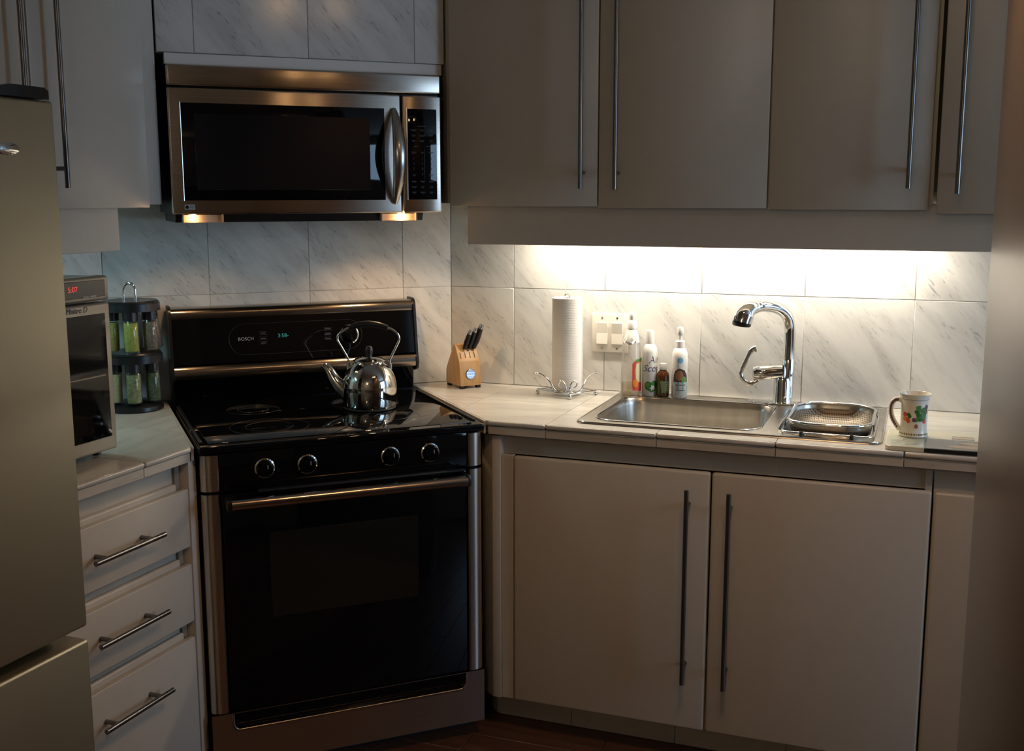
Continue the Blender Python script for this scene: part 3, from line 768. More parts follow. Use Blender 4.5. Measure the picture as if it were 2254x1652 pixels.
for x0, x1, k_ in ((-0.352, -0.243, 0.55), (0.200, 0.308, 1.5)):
    w = MB()
    w.prism([(-0.330, 1.4785), (-0.3325, 1.4785), (-0.3295, 1.4545), (-0.318, 1.4545), (-0.316, 1.4575), (-0.326, 1.4575)], x0, x1, 'x')
    lw = MB()
    lw.box(x0, x1, -0.331, -0.318, 1.4548, 1.4572, 0.0006, 1)
    lw.box(x0, x0 + 0.004, -0.336, -0.3185, 1.4548, 1.4780, 0.0006, 1).box(x1 - 0.004, x1, -0.336, -0.3185, 1.4548, 1.4780, 0.0006, 1)
    lw.box(x0 + 0.003, x1 - 0.003, -0.3235, -0.3205, 1.4555, 1.4785)
    w.bm.free()
    wl_ = lw.build('lamp_well', mt['well'], m, label='glowing lamp recess under the microwave')
    xm = x0 + (0.028 if k_ < 1 else 0.062)
    MB().sphere((xm, -0.3285, 1.4745), 0.0035, 10, (3.2, 1, 0.7)).build('bulb', mt['bulb'], wl_)
    lp = bpy.data.lights.new('lamp_glow', 'POINT'); lp.energy = E_MW * k_; lp.color = (1.0, 0.58, 0.28); lp.shadow_soft_size = 0.004
    lo = bpy.data.objects.new('lamp_glow', lp); COL.objects.link(lo); lo.location = (xm, -0.334, 1.468)
    sp = bpy.data.lights.new('lamp_down', 'SPOT'); sp.energy = 3.2 * k_; sp.color = (1.0, 0.62, 0.32); sp.spot_size = 2.4; sp.spot_blend = 0.6; sp.shadow_soft_size = 0.012
    so = bpy.data.objects.new('lamp_down', sp); COL.objects.link(so); so.location = (xm, -0.25, 1.452)

# ------------------------------------------------------------------ toaster oven
t = thing('toaster_oven', 'tall countertop oven with red digital display beside the refrigerator', 'oven', 'L', (-0.68, -0.30, 0.915))
YO = -0.468
MB().box(-0.862, -0.508, -0.430, -0.06, 0.930, 1.343, 0.006, 2).build('body', M('oven_shell', (0.30, 0.28, 0.25), 0.4, 0.3), t)
MB().box(-0.864, -0.505, YO, -0.432, 0.932, 1.283, 0.006, 3).build('door_frame', M('oven_champagne', (0.42, 0.37, 0.29), 0.4, 0.4), t)
dg = MB().box(-0.842, -0.524, YO - 0.002, YO + 0.004, 0.965, 1.258, 0.001, 1).build('door_glass', mt['bglass'], t)
MB().box(-0.842, -0.535, YO - 0.0035, YO - 0.0021, 1.112, 1.1145).build('shelf_edge', mt['tanp'], dg)
hd = MB().box(-0.864, -0.505, YO, -0.432, 1.288, 1.345, 0.006, 3).build('control_head', M('oven_champagne_head', (0.42, 0.37, 0.29), 0.4, 0.4), t)
MB().box(-0.846, -0.518, YO - 0.0015, YO + 0.003, 1.2975, 1.336, 0.001, 1).build('display_window', M('smoked_window', (0.045, 0.038, 0.030), 0.25), hd)
text('5:07', 0.0175, mt['led_red'], hd, T((-0.622, YO - 0.002, 1.3185)), name='display_digits', extrude=0.0003, label='red glowing digits')
for x in (-0.583, -0.560):
    MB().box(x - 0.010, x + 0.010, YO - 0.0035, YO - 0.001, 1.2985, 1.3015, 0.0005, 1).build('button', mt['white'], hd)
text('Maitre D', 0.0185, mt['print_dim'], t, T((-0.613, YO - 0.0005, 1.2705)), shear=0.25, extrude=0.0002, label='dark script lettering')
ft = MB()
for x in (-0.845, -0.525):
    for y in (-0.42, -0.09): ft.cyl((x, y, 0.9155), (x, y, 0.932), 0.010, n=14)
ft.build('feet', mt['black'], t)

# ------------------------------------------------------------------ spice carousel
SPX, SPY = -0.484, -0.102
rk = thing('spice_carousel', 'black two-tier spice carousel with chrome loop handle', 'spice rack', 'R', (SPX, SPY, 0.915), -YAW, local=True)
MB().lathe([(0.077, 0.0005), (0.080, 0.004), (0.079, 0.014), (0.068, 0.022), (0.02, 0.026), (0.001, 0.026)], 40).build('base', mt['black'], rk)
for z in (0.158, 0.306):
    sh = MB()
    sh.lathe([(0.001, z - 0.010), (0.030, z - 0.010), (0.074, z - 0.008), (0.079, z - 0.004), (0.080, z + 0.008), (0.076, z + 0.012), (0.02, z + 0.010), (0.001, z + 0.010)], 40)
    sh.lathe([(0.0805, z - 0.017), (0.0825, z - 0.017), (0.0825, z + 0.004), (0.0805, z + 0.004)], 40, cap0=False, cap1=False)
    sh.build('tier_holder', mt['black'], rk)
hl = [(-0.017, 0, 0.02), (-0.017, 0, 0.20), (-0.017, 0, 0.335)] + [(-0.017 * math.cos(a), 0, 0.345 + 0.022 * math.sin(a)) for a in [k * PI / 8 for k in range(9)]] + [(0.017, 0, 0.335), (0.017, 0, 0.20), (0.017, 0, 0.02)]
MB().tube(hl, 0.0042, 12).build('loop_handle', mt['chrome'], rk)
SP = [  # tier, angle (deg, 270 faces the camera), colours, label
    (1, 268, (0.36, 0.36, 0.04), (0.56, 0.52, 0.12), 'glass jar of bright yellow-green seeds in the upper tier'),
    (1, 208, (0.30, 0.28, 0.06), (0.55, 0.48, 0.14), 'glass jar of mustard-coloured seeds in the upper tier beside the toaster oven'),
    (1, 328, (0.16, 0.11, 0.07), (0.32, 0.23, 0.15), 'glass jar of brown ground spice in the upper tier'),
    (1, 28, (0.20, 0.15, 0.10), (0.36, 0.28, 0.20), 'tilted glass jar at the right of the upper tier, beside the range'),
    (0, 268, (0.16, 0.19, 0.06), (0.44, 0.42, 0.22), 'glass jar of grey-green dried herbs in the lower tier'),
    (0, 208, (0.60, 0.55, 0.28), (0.72, 0.66, 0.38), 'glass jar of pale cream powder in the lower tier'),
    (0, 328, (0.04, 0.07, 0.03), (0.15, 0.17, 0.08), 'glass jar of dark green leaves in the lower tier'),
    (0, 28, (0.10, 0.08, 0.06), (0.26, 0.22, 0.16), 'glass jar at the right back of the lower tier'),
]
for i, (tier, ang, c1, c2, lab) in enumerate(SP):
    a = math.radians(ang + 20); r = 0.058
    loc = Matrix.Translation((SPX, SPY, 0.915)) @ Matrix.Rotation(-YAW, 4, 'Z') @ T((r * math.cos(a), r * math.sin(a), 0.150 if tier == 0 else 0.298)) @ Matrix.Rotation(a, 4, 'Z') @ Matrix.Rotation(-(0.15 if (tier == 1 and ang == 28) else 0.02), 4, 'Y')
    j = thing('spice_jar', lab, 'jar', 'R', (0, 0, 0), 0, 'spice jars hanging in the carousel', local=True)
    j.matrix_world = loc @ T((0, 0, -0.124))
    MB().lathe([(0.001, 0.001), (0.019, 0.001), (0.021, 0.004), (0.021, 0.086), (0.017, 0.092), (0.017, 0.096)], 20, cap1=False).build('glass', mt['glass'], j)
    MB().lathe([(0.001, 0.0035), (0.0185, 0.0035), (0.0192, 0.006), (0.0192, 0.084), (0.001, 0.086)], 20).build('contents', grains('spice_%d' % i, c1, c2), j)
    MB().lathe([(0.001, 0.090), (0.0205, 0.090), (0.0205, 0.114), (0.001, 0.114)], 20).build('lid', mt['black'], j)

# ------------------------------------------------------------------ kettle
k = thing('kettle', 'polished steel stovetop kettle with black grip on the cooktop', 'kettle', 'R', (0.150, -0.352, 0.9152), -YAW, local=True)
kb_ = [(0.001, 0.006), (0.070, 0.006), (0.0765, 0.008), (0.0785, 0.014), (0.0785, 0.062), (0.0785, 0.066), (0.0780, 0.0665), (0.0775, 0.075), (0.0745, 0.090), (0.069, 0.104), (0.061, 0.117), (0.052, 0.127), (0.0445, 0.1325), (0.043, 0.137)]
MB().lathe(kb_, 56).build('body', mt['kettle'], k)
MB().lathe([(0.001, 0.0005), (0.073, 0.0005), (0.076, 0.003), (0.074, 0.0075), (0.001, 0.0075)], 48).build('base_ring', mt['blackm'], k)
ld = MB().lathe([(0.040, 0.136), (0.0455, 0.138), (0.0455, 0.1405), (0.040, 0.145), (0.026, 0.150), (0.010, 0.152), (0.001, 0.152)], 40).build('lid', mt['kettle'], k)
MB().lathe([(0.001, 0.150), (0.009, 0.150), (0.0095, 0.158), (0.0115, 0.166), (0.0115, 0.174), (0.008, 0.181), (0.001, 0.183)], 20).build('lid_knob', mt['black'], ld)
spt = catmull([(-0.062, 0, 0.045), (-0.085, 0, 0.062), (-0.104, 0, 0.086), (-0.118, 0, 0.112), (-0.134, 0, 0.128)], 5)
n_ = len(spt)
MB().tube(spt, [0.030 - 0.0205 * (i / (n_ - 1)) ** 0.75 for i in range(n_)], 20).build('spout', mt['kettle'], k)
hpath = catmull([(-0.060, 0, 0.128), (-0.060, 0, 0.142), (-0.078, 0, 0.176), (-0.090, 0, 0.200), (-0.086, 0, 0.216), (-0.070, 0, 0.228), (-0.052, 0, 0.237)], 6)
hpath2 = catmull([(0.060, 0, 0.128), (0.060, 0, 0.142), (0.076, 0, 0.174), (0.088, 0, 0.200), (0.084, 0, 0.216), (0.068, 0, 0.230), (0.052, 0, 0.236)], 6)
for q_ in (hpath, hpath2): MB().tube(q_, 0.0036, 10).build('handle_arm', mt['chrome'], k)
gp = catmull([(-0.056, 0, 0.2345), (-0.03, 0, 0.243), (0.0, 0, 0.2465), (0.03, 0, 0.243), (0.056, 0, 0.2345)], 5)
MB().tube(gp, [0.0075 + 0.002 * math.sin(PI * i / (len(gp) - 1)) for i in range(len(gp))], 14).build('grip', mt['black'], k)
MB().cyl((-0.060, 0, 0.114), (-0.060, 0, 0.132), 0.006, n=12).cyl((0.060, 0, 0.114), (0.060, 0, 0.132), 0.006, n=12).build('handle_lug', mt['kettle'], k)

# ------------------------------------------------------------------ sink
s = thing('sink', 'stainless steel drop-in sink with one large and one small bowl', 'sink', 'S', (0.99, -0.27, 0.916))
zr = 0.9195
pb = MB(); bm = pb.bm
outer = rrect(0.9885, -0.268, 0.3965, 0.249, 0.030, 6)
b1 = rrect(0.853, -0.288, 0.228, 0.192, 0.062, 8)
b2 = rrect(1.239, -0.288, 0.117, 0.192, 0.055, 8)
def loop_edges(pts, z):
    vs = [bm.verts.new((p[0], p[1], z)) for p in pts]
    return vs, [bm.edges.new((vs[i], vs[(i + 1) % len(vs)])) for i in range(len(vs))]
vo, eo = loop_edges(outer, zr); v1, e1 = loop_edges(b1, zr); v2, e2 = loop_edges(b2, zr)
bmesh.ops.triangle_fill(bm, use_beauty=True, use_dissolve=False, edges=eo + e1 + e2)
lo_ = [bm.verts.new((p[0], p[1], 0.9155)) for p in rrect(0.9885, -0.268, 0.3995, 0.252, 0.033, 6)]
pb.bridge(vo, lo_)
rim = pb.build('rim', mt['sink'], s)
rb = MB()
for pts in (b1, b2):
    rb.tube([(p[0], p[1], zr + 0.0003) for p in pts], 0.0028, 8, closed=True)
rb.tube([(p[0], p[1], zr - 0.001) for p in rrect(0.9885, -0.268, 0.396, 0.2485, 0.03, 6)], 0.0028, 8, closed=True)
rb.build('rim_bead', mt['chrome'], rim)
def bowl(cx, cy, hx, hy, r, depth, name):
    mb = MB(); loops = []
    for dz, ins in ((0.0, 0.0), (0.004, 0.003), (0.02, 0.006), (depth * 0.6, 0.012), (depth - 0.035, 0.018), (depth - 0.014, 0.026), (depth - 0.003, 0.044), (depth, 0.065)):
        loops.append([(p[0], p[1], zr - dz) for p in rrect(cx, cy, hx - ins, hy - ins, max(r - ins * 0.4, 0.02), 8)])
    mb.loft(loops, False, True)
    o = mb.build(name, mt['sink'], s, ang=60)
    MB().lathe([(0.030, zr - depth + 0.0012), (0.040, zr - depth + 0.002), (0.043, zr - depth + 0.0008)], 24, (cx, cy), False, False).lathe([(0.001, zr - depth + 0.0008), (0.031, zr - depth + 0.0008)], 24, (cx, cy), False, False).build('drain', mt['chrome'], o)
bowl(0.853, -0.288, 0.228, 0.192, 0.062, 0.19, 'large_bowl')
bowl(1.239, -0.288, 0.117, 0.192, 0.055, 0.14, 'small_bowl')

# faucet
f = thing('faucet', 'chrome pull-out kitchen faucet with curled lever handle on the sink deck', 'faucet', 'S', (1.088, -0.058, zr))
FZ = zr + 0.0008
MB().prism(rrect(1.062, -0.058, 0.075, 0.026, 0.0255, 8), FZ, FZ + 0.004, bev=0.0012).build('deck_plate', mt['chrome'], f)
MB().lathe([(0.001, FZ + 0.004), (0.0285, FZ + 0.004), (0.0265, FZ + 0.012), (0.0265, 0.985), (0.024, 0.997), (0.001, 1.0)], 32, (1.088, -0.058)).build('base_body', mt['chrome'], f)
MB().lathe([(0.001, 0.94), (0.0165, 0.94), (0.0170, 0.99), (0.0178, 1.052), (0.0160, 1.056), (0.001, 1.056)], 28, (1.102, -0.056)).build('column', mt['chrome'], f)
spo = catmull([(1.102, -0.056, 1.053), (1.103, -0.057, 1.105), (1.102, -0.060, 1.150), (1.094, -0.072, 1.182), (1.074, -0.095, 1.203), (1.046, -0.125, 1.213), (1.022, -0.150, 1.214), (1.004, -0.170, 1.208)], 7)
MB().tube(spo, [0.0166 + (0.001 if i > len(spo) * 0.8 else 0) for i in range(len(spo))], 20).build('spout', mt['chrome'], f)
hd = catmull([(1.018, -0.155, 1.212), (1.004, -0.170, 1.209), (0.993, -0.181, 1.200), (0.986, -0.188, 1.184), (0.983, -0.191, 1.170)], 6)
sh = MB().tube(hd, [0.0180 + 0.0110 * min(1, i / (len(hd) * 0.6)) for i in range(len(hd))], 24).build('spray_head', mt['chrome'], f)
MB().lathe([(0.001, 0.000), (0.0245, 0.0), (0.0268, 0.003), (0.0268, 0.012), (0.001, 0.012)], 24, M_=T((0.9828, -0.1912, 1.161)) @ Matrix.Rotation(0.12, 4, 'Y')).build('spray_face', mt['black'], sh)
hb0, hb1 = Vector((1.085, -0.062, 1.016)), Vector((1.002, -0.085, 1.008))
MB().tube([hb0, hb0.lerp(hb1, .5), hb0.lerp(hb1, .88), hb0.lerp(hb1, .97), hb1], [0.0215, 0.0232, 0.0232, 0.019, 0.009], 24).build('valve_body', mt['chrome'], f)
MB().tube([hb0.lerp(hb1, .36), hb0.lerp(hb1, .38)], 0.0237, 24, cap=False).build('valve_ring', mt['steel_sm'], f)
lv = catmull([(1.018, -0.085, 0.988), (1.000, -0.094, 0.980), (0.982, -0.098, 0.988), (0.972, -0.099, 1.004), (0.974, -0.097, 1.022), (0.986, -0.092, 1.050), (0.999, -0.088, 1.078), (1.012, -0.086, 1.084)], 6)
MB().tube(lv, [0.0092 - 0.0028 * math.sin(PI * min(1, i / len(lv) * 1.1)) + (0.002 if i > len(lv) - 5 else 0) for i in range(len(lv))], 14).build('lever', mt['chrome'], f)

# colander over the small bowl
cdr = thing('colander', 'oval-cornered steel mesh colander resting over the small sink bowl', 'colander', 'S', (1.252, -0.32, 0.92))
CX, CY, HX, HY = 1.252, -0.318, 0.106, 0.158
ZR_ = 0.9475
MB().tube([(p[0], p[1], ZR_) for p in rrect(CX, CY, HX, HY, 0.075, 10)], 0.0045, 10, closed=True).build('rolled_rim', mt['chrome'], cdr)
MB().loft([[(p[0], p[1], z) for p in rrect(CX, CY, HX - i, HY - i, 0.075 - i * .4, 10)] for z, i in ((ZR_, 0.001), (ZR_ - 0.008, 0.0015), (ZR_ - 0.014, 0.003))], False, False).build('wall_band', mt['sink'], cdr)
MB().loft([[(p[0], p[1], z) for p in rrect(CX, CY, HX - i, HY - i, 0.073 - i * .4, 10)] for z, i in ((ZR_ - 0.014, 0.003), (ZR_ - 0.030, 0.008), (ZR_ - 0.044, 0.018), (ZR_ - 0.052, 0.036), (ZR_ - 0.056, 0.060))], False, True).build('perforated_base', mt['perf'], cdr, ang=70)
wr = MB()
wp = [(CX - 0.113, CY + 0.10, 0.928), (CX - 0.113, CY - 0.155, 0.928), (CX - 0.108, CY - 0.172, 0.928), (CX - 0.095, CY - 0.180, 0.928), (CX + 0.095, CY - 0.180, 0.928), (CX + 0.108, CY - 0.172, 0.928), (CX + 0.113, CY - 0.155, 0.928), (CX + 0.113, CY + 0.10, 0.928)]
wr.tube(wp, 0.003, 10)
for sx in (-1, 1):
    for yy in (CY + 0.09, CY - 0.10):
        wr.tube([(CX + sx * 0.113, yy, 0.928), (CX + sx * 0.1095, yy, ZR_ - 0.002)], 0.0025, 8)
wr.build('wire_frame', mt['chrome'], cdr)
for sx in (-0.062, 0.062):
    MB().cyl((CX + sx, CY - 0.180, zr + 0.0006), (CX + sx, CY - 0.180, 0.932), 0.0052, n=14).build('rubber_foot', mt['black'], cdr)

# ------------------------------------------------------------------ switch plate
w = thing('light_switch', 'ivory double rocker switch plate on the marble wall', 'switch', 'S', (0.545, 0, 1.10))
MB().box(0.486, 0.604, -0.0065, -0.0002, 1.038, 1.162, 0.003, 3).build('plate', mt['ivory'], w)
for x0 in (0.503, 0.552):
    MB().box(x0 - 0.002, x0 + 0.036, -0.0078, -0.006, 1.064, 1.134, 0.0008, 1).build('surround', mt['white'], w)
    r = MB(); r.prism([(-0.0118, 1.066), (-0.0078, 1.0995), (-0.0095, 1.132), (-0.006, 1.132), (-0.006, 1.066)] if x0 < 0.52 else [(-0.0095, 1.066), (-0.0078, 1.0985), (-0.0118, 1.132), (-0.006, 1.132), (-0.006, 1.066)], x0, x0 + 0.034, 'x')
    r.build('rocker', mt['ivory'], w, smooth=False)
scw = MB()
for x in (0.520, 0.569):
    for z in (1.052, 1.148): scw.cyl((x, -0.0064, z), (x, -0.0075, z), 0.003, n=12)
scw.build('screws', mt['steel_sm'], w)

# ------------------------------------------------------------------ knife block and knives
e_ang = math.radians(51)
KB = FR['S'] @ T((0.116, -0.112, 0.915)) @ Matrix.Rotation(e_ang, 4, 'Z')
kb = thing('knife_block', 'small maple knife block with round steel emblem in the corner', 'knife block', 'S', (0.116, -0.112, 0.915), e_ang, local=True)
MB().prism([(0.0, 0.009), (0.012, 0.087), (0.038, 0.138), (0.048, 0.142), (0.100, 0.062), (0.104, 0.050), (0.104, 0.009)], -0.037, 0.037, 'x', bev=0.0015).build('block', mt['block'], kb)
ft = MB()
for x in (-0.029, 0.029):
    for y in (0.009, 0.094): ft.box(x - 0.007, x + 0.007, y - 0.007, y + 0.007, 0.0005, 0.0095, 0.001, 1)
ft.build('feet', mt['blackm'], kb)
em = T((0.000, 0.0055, 0.046)) @ Matrix.Rotation(math.radians(90 - 6.0), 4, 'X') @ Matrix.Rotation(0, 4, 'Z')
eo = MB().lathe([(0.0165, -0.002), (0.0165, 0.0018), (0.0150, 0.0030), (0.001, 0.0026)], 28, M_=em).build('emblem', M('emblem_steel', (0.30, 0.31, 0.34), 0.22, 1), kb, label='round chrome emblem')
bars = MB()
for z in (0.0045, -0.0045): bars.box(-0.0145, 0.0145, z - 0.0016, z + 0.0016, 0.002, 0.0040)
bars.xf(em); bars.build('emblem_bars', mt['steel_sm'], eo)
slope = Vector((0, 0.026, 0.051)).normalized()          # up along the slotted face
slots = MB()
for x in (-0.027, -0.010, 0.007, 0.023):
    a = Vector((x, 0.017, 0.0965)); b = a + slope * 0.020
    nrm = Vector((0, -0.051, 0.026)).normalized() * 0.0006
    q = [a + nrm + Vector((-0.0012, 0, 0)), a + nrm + Vector((0.0012, 0, 0)), b + nrm + Vector((0.0012, 0, 0)), b + nrm + Vector((-0.0012, 0, 0))]
    slots.bm.faces.new([slots.bm.verts.new(p) for p in q])
slots.build('slots', mt['shadow'], kb)
for i, (x, ln, th, lab) in enumerate(((-0.010, 0.058, 0.0085, 'leftmost black-handled knife in the maple block'), (0.007, 0.064, 0.0085, 'middle black-handled knife in the maple block'), (0.024, 0.076, 0.0105, 'tallest black-handled knife at the right of the maple block'))):
    o = thing('kitchen_knife', lab, 'knife', 'S', (0.116, -0.112, 0.915), e_ang, 'knives in the maple block', local=True)
    base = Vector((x, 0.030, 0.122)); dr_ = Vector((0.18, -0.34, 0.92)).normalized()
    p = lambda t_: base + dr_ * t_
    MB().tube([p(-0.012), p(0.0), p(0.006)], [0.0022, 0.0024, 0.004], 10, flat=2.2, flat_dir=(0, 1, 0)).build('blade', mt['steel_sm'], o)
    MB().tube([p(0.004), p(0.010), p(ln * 0.45), p(ln * 0.8), p(ln)], [th * 0.62, th * 0.72, th, th * 0.9, th * 0.8], 16, flat=1.15, flat_dir=(0, 1, 0)).build('handle', mt['black'], o)
    MB().tube([p(ln - 0.001), p(ln + 0.008), p(ln + 0.013)], [th * 0.80, th * 0.78, th * 0.6], 16, flat=1.15, flat_dir=(0, 1, 0)).build('end_cap', mt['steel_sm'], o)

# ------------------------------------------------------------------ paper towel holder and roll
PX, PY = 0.437, -0.108
ph = thing('paper_towel_holder', 'chrome wire paper towel holder with scrolls and ball feet', 'towel holder', 'S', (PX, PY, 0.915), FACE, local=True)
q = 0.088
fx = [(-q * 1.02, 0.016), (0.005, -q * 0.98), (q * 1.02, -0.010), (0.0, q * 0.90)]
ww = MB(); zb = 0.0145
ww.tube([(p[0], p[1], zb) for p in fx] , 0.0028, 8, closed=True)
for i in range(1, 6):
    t_ = i / 6
    a = Vector((*fx[0], zb)).lerp(Vector((*fx[1], zb)), t_); b = Vector((*fx[3], zb)).lerp(Vector((*fx[2], zb)), t_)
    ww.tube([a, b], 0.0018, 8)
ww.build('wire_base', mt['chrome'], ph)
for p in fx: MB().sphere((p[0], p[1], 0.0068), 0.0066, 14).build('ball_foot', mt['chrome'], ph)
for sx in (-1, 1):
    arm = catmull([(sx * 0.022, -0.062, 0.016), (sx * 0.040, -0.055, 0.024), (sx * 0.052, -0.040, 0.044), (sx * 0.066, -0.020, 0.058), (sx * 0.084, 0.0, 0.066), (sx * 0.098, 0.008, 0.065)], 6)
    MB().tube(arm, 0.0027, 10).build('side_scroll', mt['chrome'], ph)
    fs = catmull([(sx * 0.040, -0.058, 0.016), (sx * 0.016, -0.070, 0.015), (sx * 0.006, -0.070, 0.028), (sx * 0.010, -0.068, 0.044), (sx * 0.019, -0.064, 0.053), (sx * 0.027, -0.062, 0.047), (sx * 0.026, -0.062, 0.036), (sx * 0.018, -0.064, 0.032)], 6)
    MB().tube(fs, 0.0024, 10).build('front_scroll', mt['chrome'], ph)
lp_ = [(-0.0045, 0, 0.016), (-0.0045, 0, 0.300)] + [(-0.0065 * math.cos(a), 0, 0.306 + 0.009 * math.sin(a)) for a in [k_ * PI / 8 for k_ in range(9)]] + [(0.0045, 0, 0.300), (0.0045, 0, 0.016)]
MB().tube(lp_, 0.0024, 10).build('center_rod', mt['chrome'], ph)
pr = thing('paper_towel_roll', 'white quilted paper towel roll standing on the chrome holder', 'paper towel', 'S', (PX, PY, 0.933), FACE, local=True)
n = 56; R0 = 0.0455
mb = MB()
def rr_(k_): return R0 + 0.0016 * (k_ / n)
lo_l = [(rr_(k_) * math.cos(2 * PI * k_ / n - 0.25), rr_(k_) * math.sin(2 * PI * k_ / n - 0.25)) for k_ in range(n)]
lo_l.append((rr_(n) * math.cos(-0.25) + 0.003, rr_(n) * math.sin(-0.25) - 0.003))
A_ = mb.ring([(p[0], p[1], 0.0) for p in lo_l]); B_ = mb.ring([(p[0], p[1], 0.284) for p in lo_l])
ci = [(0.017 * math.cos(2 * PI * k_ / n - 0.25), 0.017 * math.sin(2 * PI * k_ / n - 0.25)) for k_ in range(n)]
ci.append((0.017 * math.cos(-0.25), 0.017 * math.sin(-0.25)))
C_ = mb.ring([(p[0], p[1], 0.0) for p in ci]); D_ = mb.ring([(p[0], p[1], 0.284) for p in ci])
mb.bridge(A_, B_); mb.bridge(B_, D_); mb.bridge(C_, A_); mb.bridge(D_, C_)
mb.build('sheets', mt['paper'], pr)
MB().lathe([(0.0165, 0.001), (0.0165, 0.283), (0.0155, 0.283), (0.0155, 0.001)], 28, cap0=False, cap1=False).build('cardboard_core', mt['tanp'], pr)

# ------------------------------------------------------------------ bottles on the sink deck
ZD = zr + 0.0006
b = thing('soap_bottle', 'clear dish soap bottle with white cap and coral label', 'bottle', 'S', (0.632, -0.066, ZD), FACE, local=True)
prof = [(0.001, 0.001), (0.028, 0.001), (0.032, 0.006), (0.0325, 0.05), (0.031, 0.10), (0.0285, 0.145), (0.024, 0.172), (0.015, 0.193), (0.0125, 0.205), (0.0125, 0.212)]
MB().lathe(prof, 32, cap1=False).build('bottle_body', mt['plastic_clear'], b)
MB().lathe([(0.001, 0.003), (0.026, 0.003), (0.030, 0.008), (0.0302, 0.036), (0.001, 0.036)], 32).build('soap_liquid', mt['soap'], b)
cp_ = MB().lathe([(0.001, 0.205), (0.0145, 0.205), (0.0145, 0.224), (0.012, 0.228), (0.007, 0.231), (0.0085, 0.240), (0.0085, 0.250), (0.006, 0.256), (0.001, 0.257)], 24).build('cap', mt['white'], b)
sk = MB()
sk.lathe([(0.0135, 0.204), (0.0185, 0.190), (0.0265, 0.172), (0.0250, 0.168)], 16, cap0=False, cap1=False)
for i, v in enumerate(sk.bm.verts):
    if v.co.z < 0.175: v.co.z -= 0.012 * ((i * 7) % 3) / 2
sk.build('seal_skirt', mt['white'], b)
lbp = MB().patch([(0.000, 0.018), (0.034, 0.014), (0.036, 0.118), (0.010, 0.112), (-0.001, 0.100)], 3).wrap(lambda z: 0.0334).build('label', mt['redp'], b, label='coral and orange fruit label')
MB().patch([(0.010, 0.104), (0.036, 0.110), (0.036, 0.1185), (0.010, 0.1125)], 2).wrap(lambda z: 0.0337).build('label_band', mt['green2'], lbp)
MB().patch([(0.012, 0.045), (0.034, 0.040), (0.034, 0.106), (0.012, 0.100), (0.009, 0.080)], 2).wrap(lambda z: 0.0337).build('label_panel', mt['creamp'], lbp)
MB().patch([(0.010 + 0.009 * math.cos(a), 0.040 + 0.013 * math.sin(a)) for a in [k_ * PI / 8 for k_ in range(16)]], 1).wrap(lambda z: 0.0340).build('label_fruit', mt['orangep'], lbp)

b = thing('air_freshener_can', 'tall white air freshener can with lime picture and script lettering', 'can', 'S', (0.688, -0.060, ZD), FACE, local=True)
MB().lathe([(0.001, 0.0005), (0.0225, 0.0005), (0.0235, 0.003), (0.0235, 0.135), (0.0215, 0.147), (0.0165, 0.156), (0.0125, 0.160), (0.0125, 0.163)], 36).build('can_body', mt['white'], b)
MB().lathe([(0.001, 0.161), (0.0122, 0.161), (0.0122, 0.197), (0.0105, 0.201), (0.001, 0.202)], 24).build('cap', mt['white'], b)
text('Air', 0.030, mt['navyp'], b, T((0, 0, 0.112)) , shear=0.12, wrap_r=0.0237, extrude=0.0001).matrix_local = Matrix.Rotation(0.55, 4, 'Z')
text('Scents', 0.030, mt['navyp'], b, T((0, 0, 0.086)), shear=0.3, wrap_r=0.0237, extrude=0.0001).matrix_local = Matrix.Rotation(0.55, 4, 'Z')
im = None
for cx_, cz_, rx, rz in ((-0.007, 0.033, 0.012, 0.014), (0.012, 0.035, 0.012, 0.013)):
    im = MB().patch([(cx_ + rx * math.cos(a), cz_ + rz * math.sin(a)) for a in [k_ * PI / 8 for k_ in range(16)]], 1).wrap(0.0238).build('lime_picture', mt['greenp'], b)
    MB().patch([(cx_ - 0.002 + rx * .5 * math.cos(a), cz_ + 0.003 + rz * .5 * math.sin(a)) for a in [k_ * PI / 6 for k_ in range(12)]], 1).wrap(0.0240).build('lime_highlight', mt['green2'], im)
MB().patch([(-0.012, 0.022), (0.004, 0.012), (0.022, 0.020), (0.010, 0.026)], 2).wrap(0.0239).build('leaf_picture', mt['greenp'], b)
MB().patch([(0.006 + (0.010 if k_ % 2 else 0.004) * math.cos(k_ * PI / 5), 0.026 + (0.010 if k_ % 2 else 0.004) * math.sin(k_ * PI / 5)) for k_ in range(10)], 1).wrap(0.0242).build('blossom_picture', mt['white'], b)

b = thing('medicine_bottle', 'small amber glass bottle with white cap and green label', 'bottle', 'S', (0.7305, -0.062, ZD), FACE, local=True)
MB().lathe([(0.001, 0.0005), (0.0175, 0.0005), (0.0195, 0.003), (0.0195, 0.063), (0.0175, 0.072), (0.0115, 0.079), (0.0095, 0.082), (0.0095, 0.086)], 32).build('bottle_body', mt['amber'], b)
MB().lathe([(0.001, 0.083), (0.0115, 0.083), (0.0115, 0.100), (0.0105, 0.102), (0.001, 0.102)], 24).build('cap', mt['white'], b)
lb_ = MB().patch([(-0.026, 0.008), (0.026, 0.008), (0.026, 0.058), (-0.026, 0.058)], 4).wrap(0.0198).build('label', mt['greenp'], b)
MB().patch([(-0.006, 0.014), (0.020, 0.014), (0.020, 0.048), (-0.012, 0.050)], 3).wrap(0.0201).build('label_panel', M('sage_print', (0.22, 0.27, 0.13), 0.5), lb_)
for z in (0.044, 0.038, 0.032, 0.026, 0.020):
    MB().patch([(0.006, z), (0.018, z), (0.018, z + 0.0018), (0.006, z + 0.0018)], 1).wrap(0.0203).build('label_line', mt['creamp'], lb_)

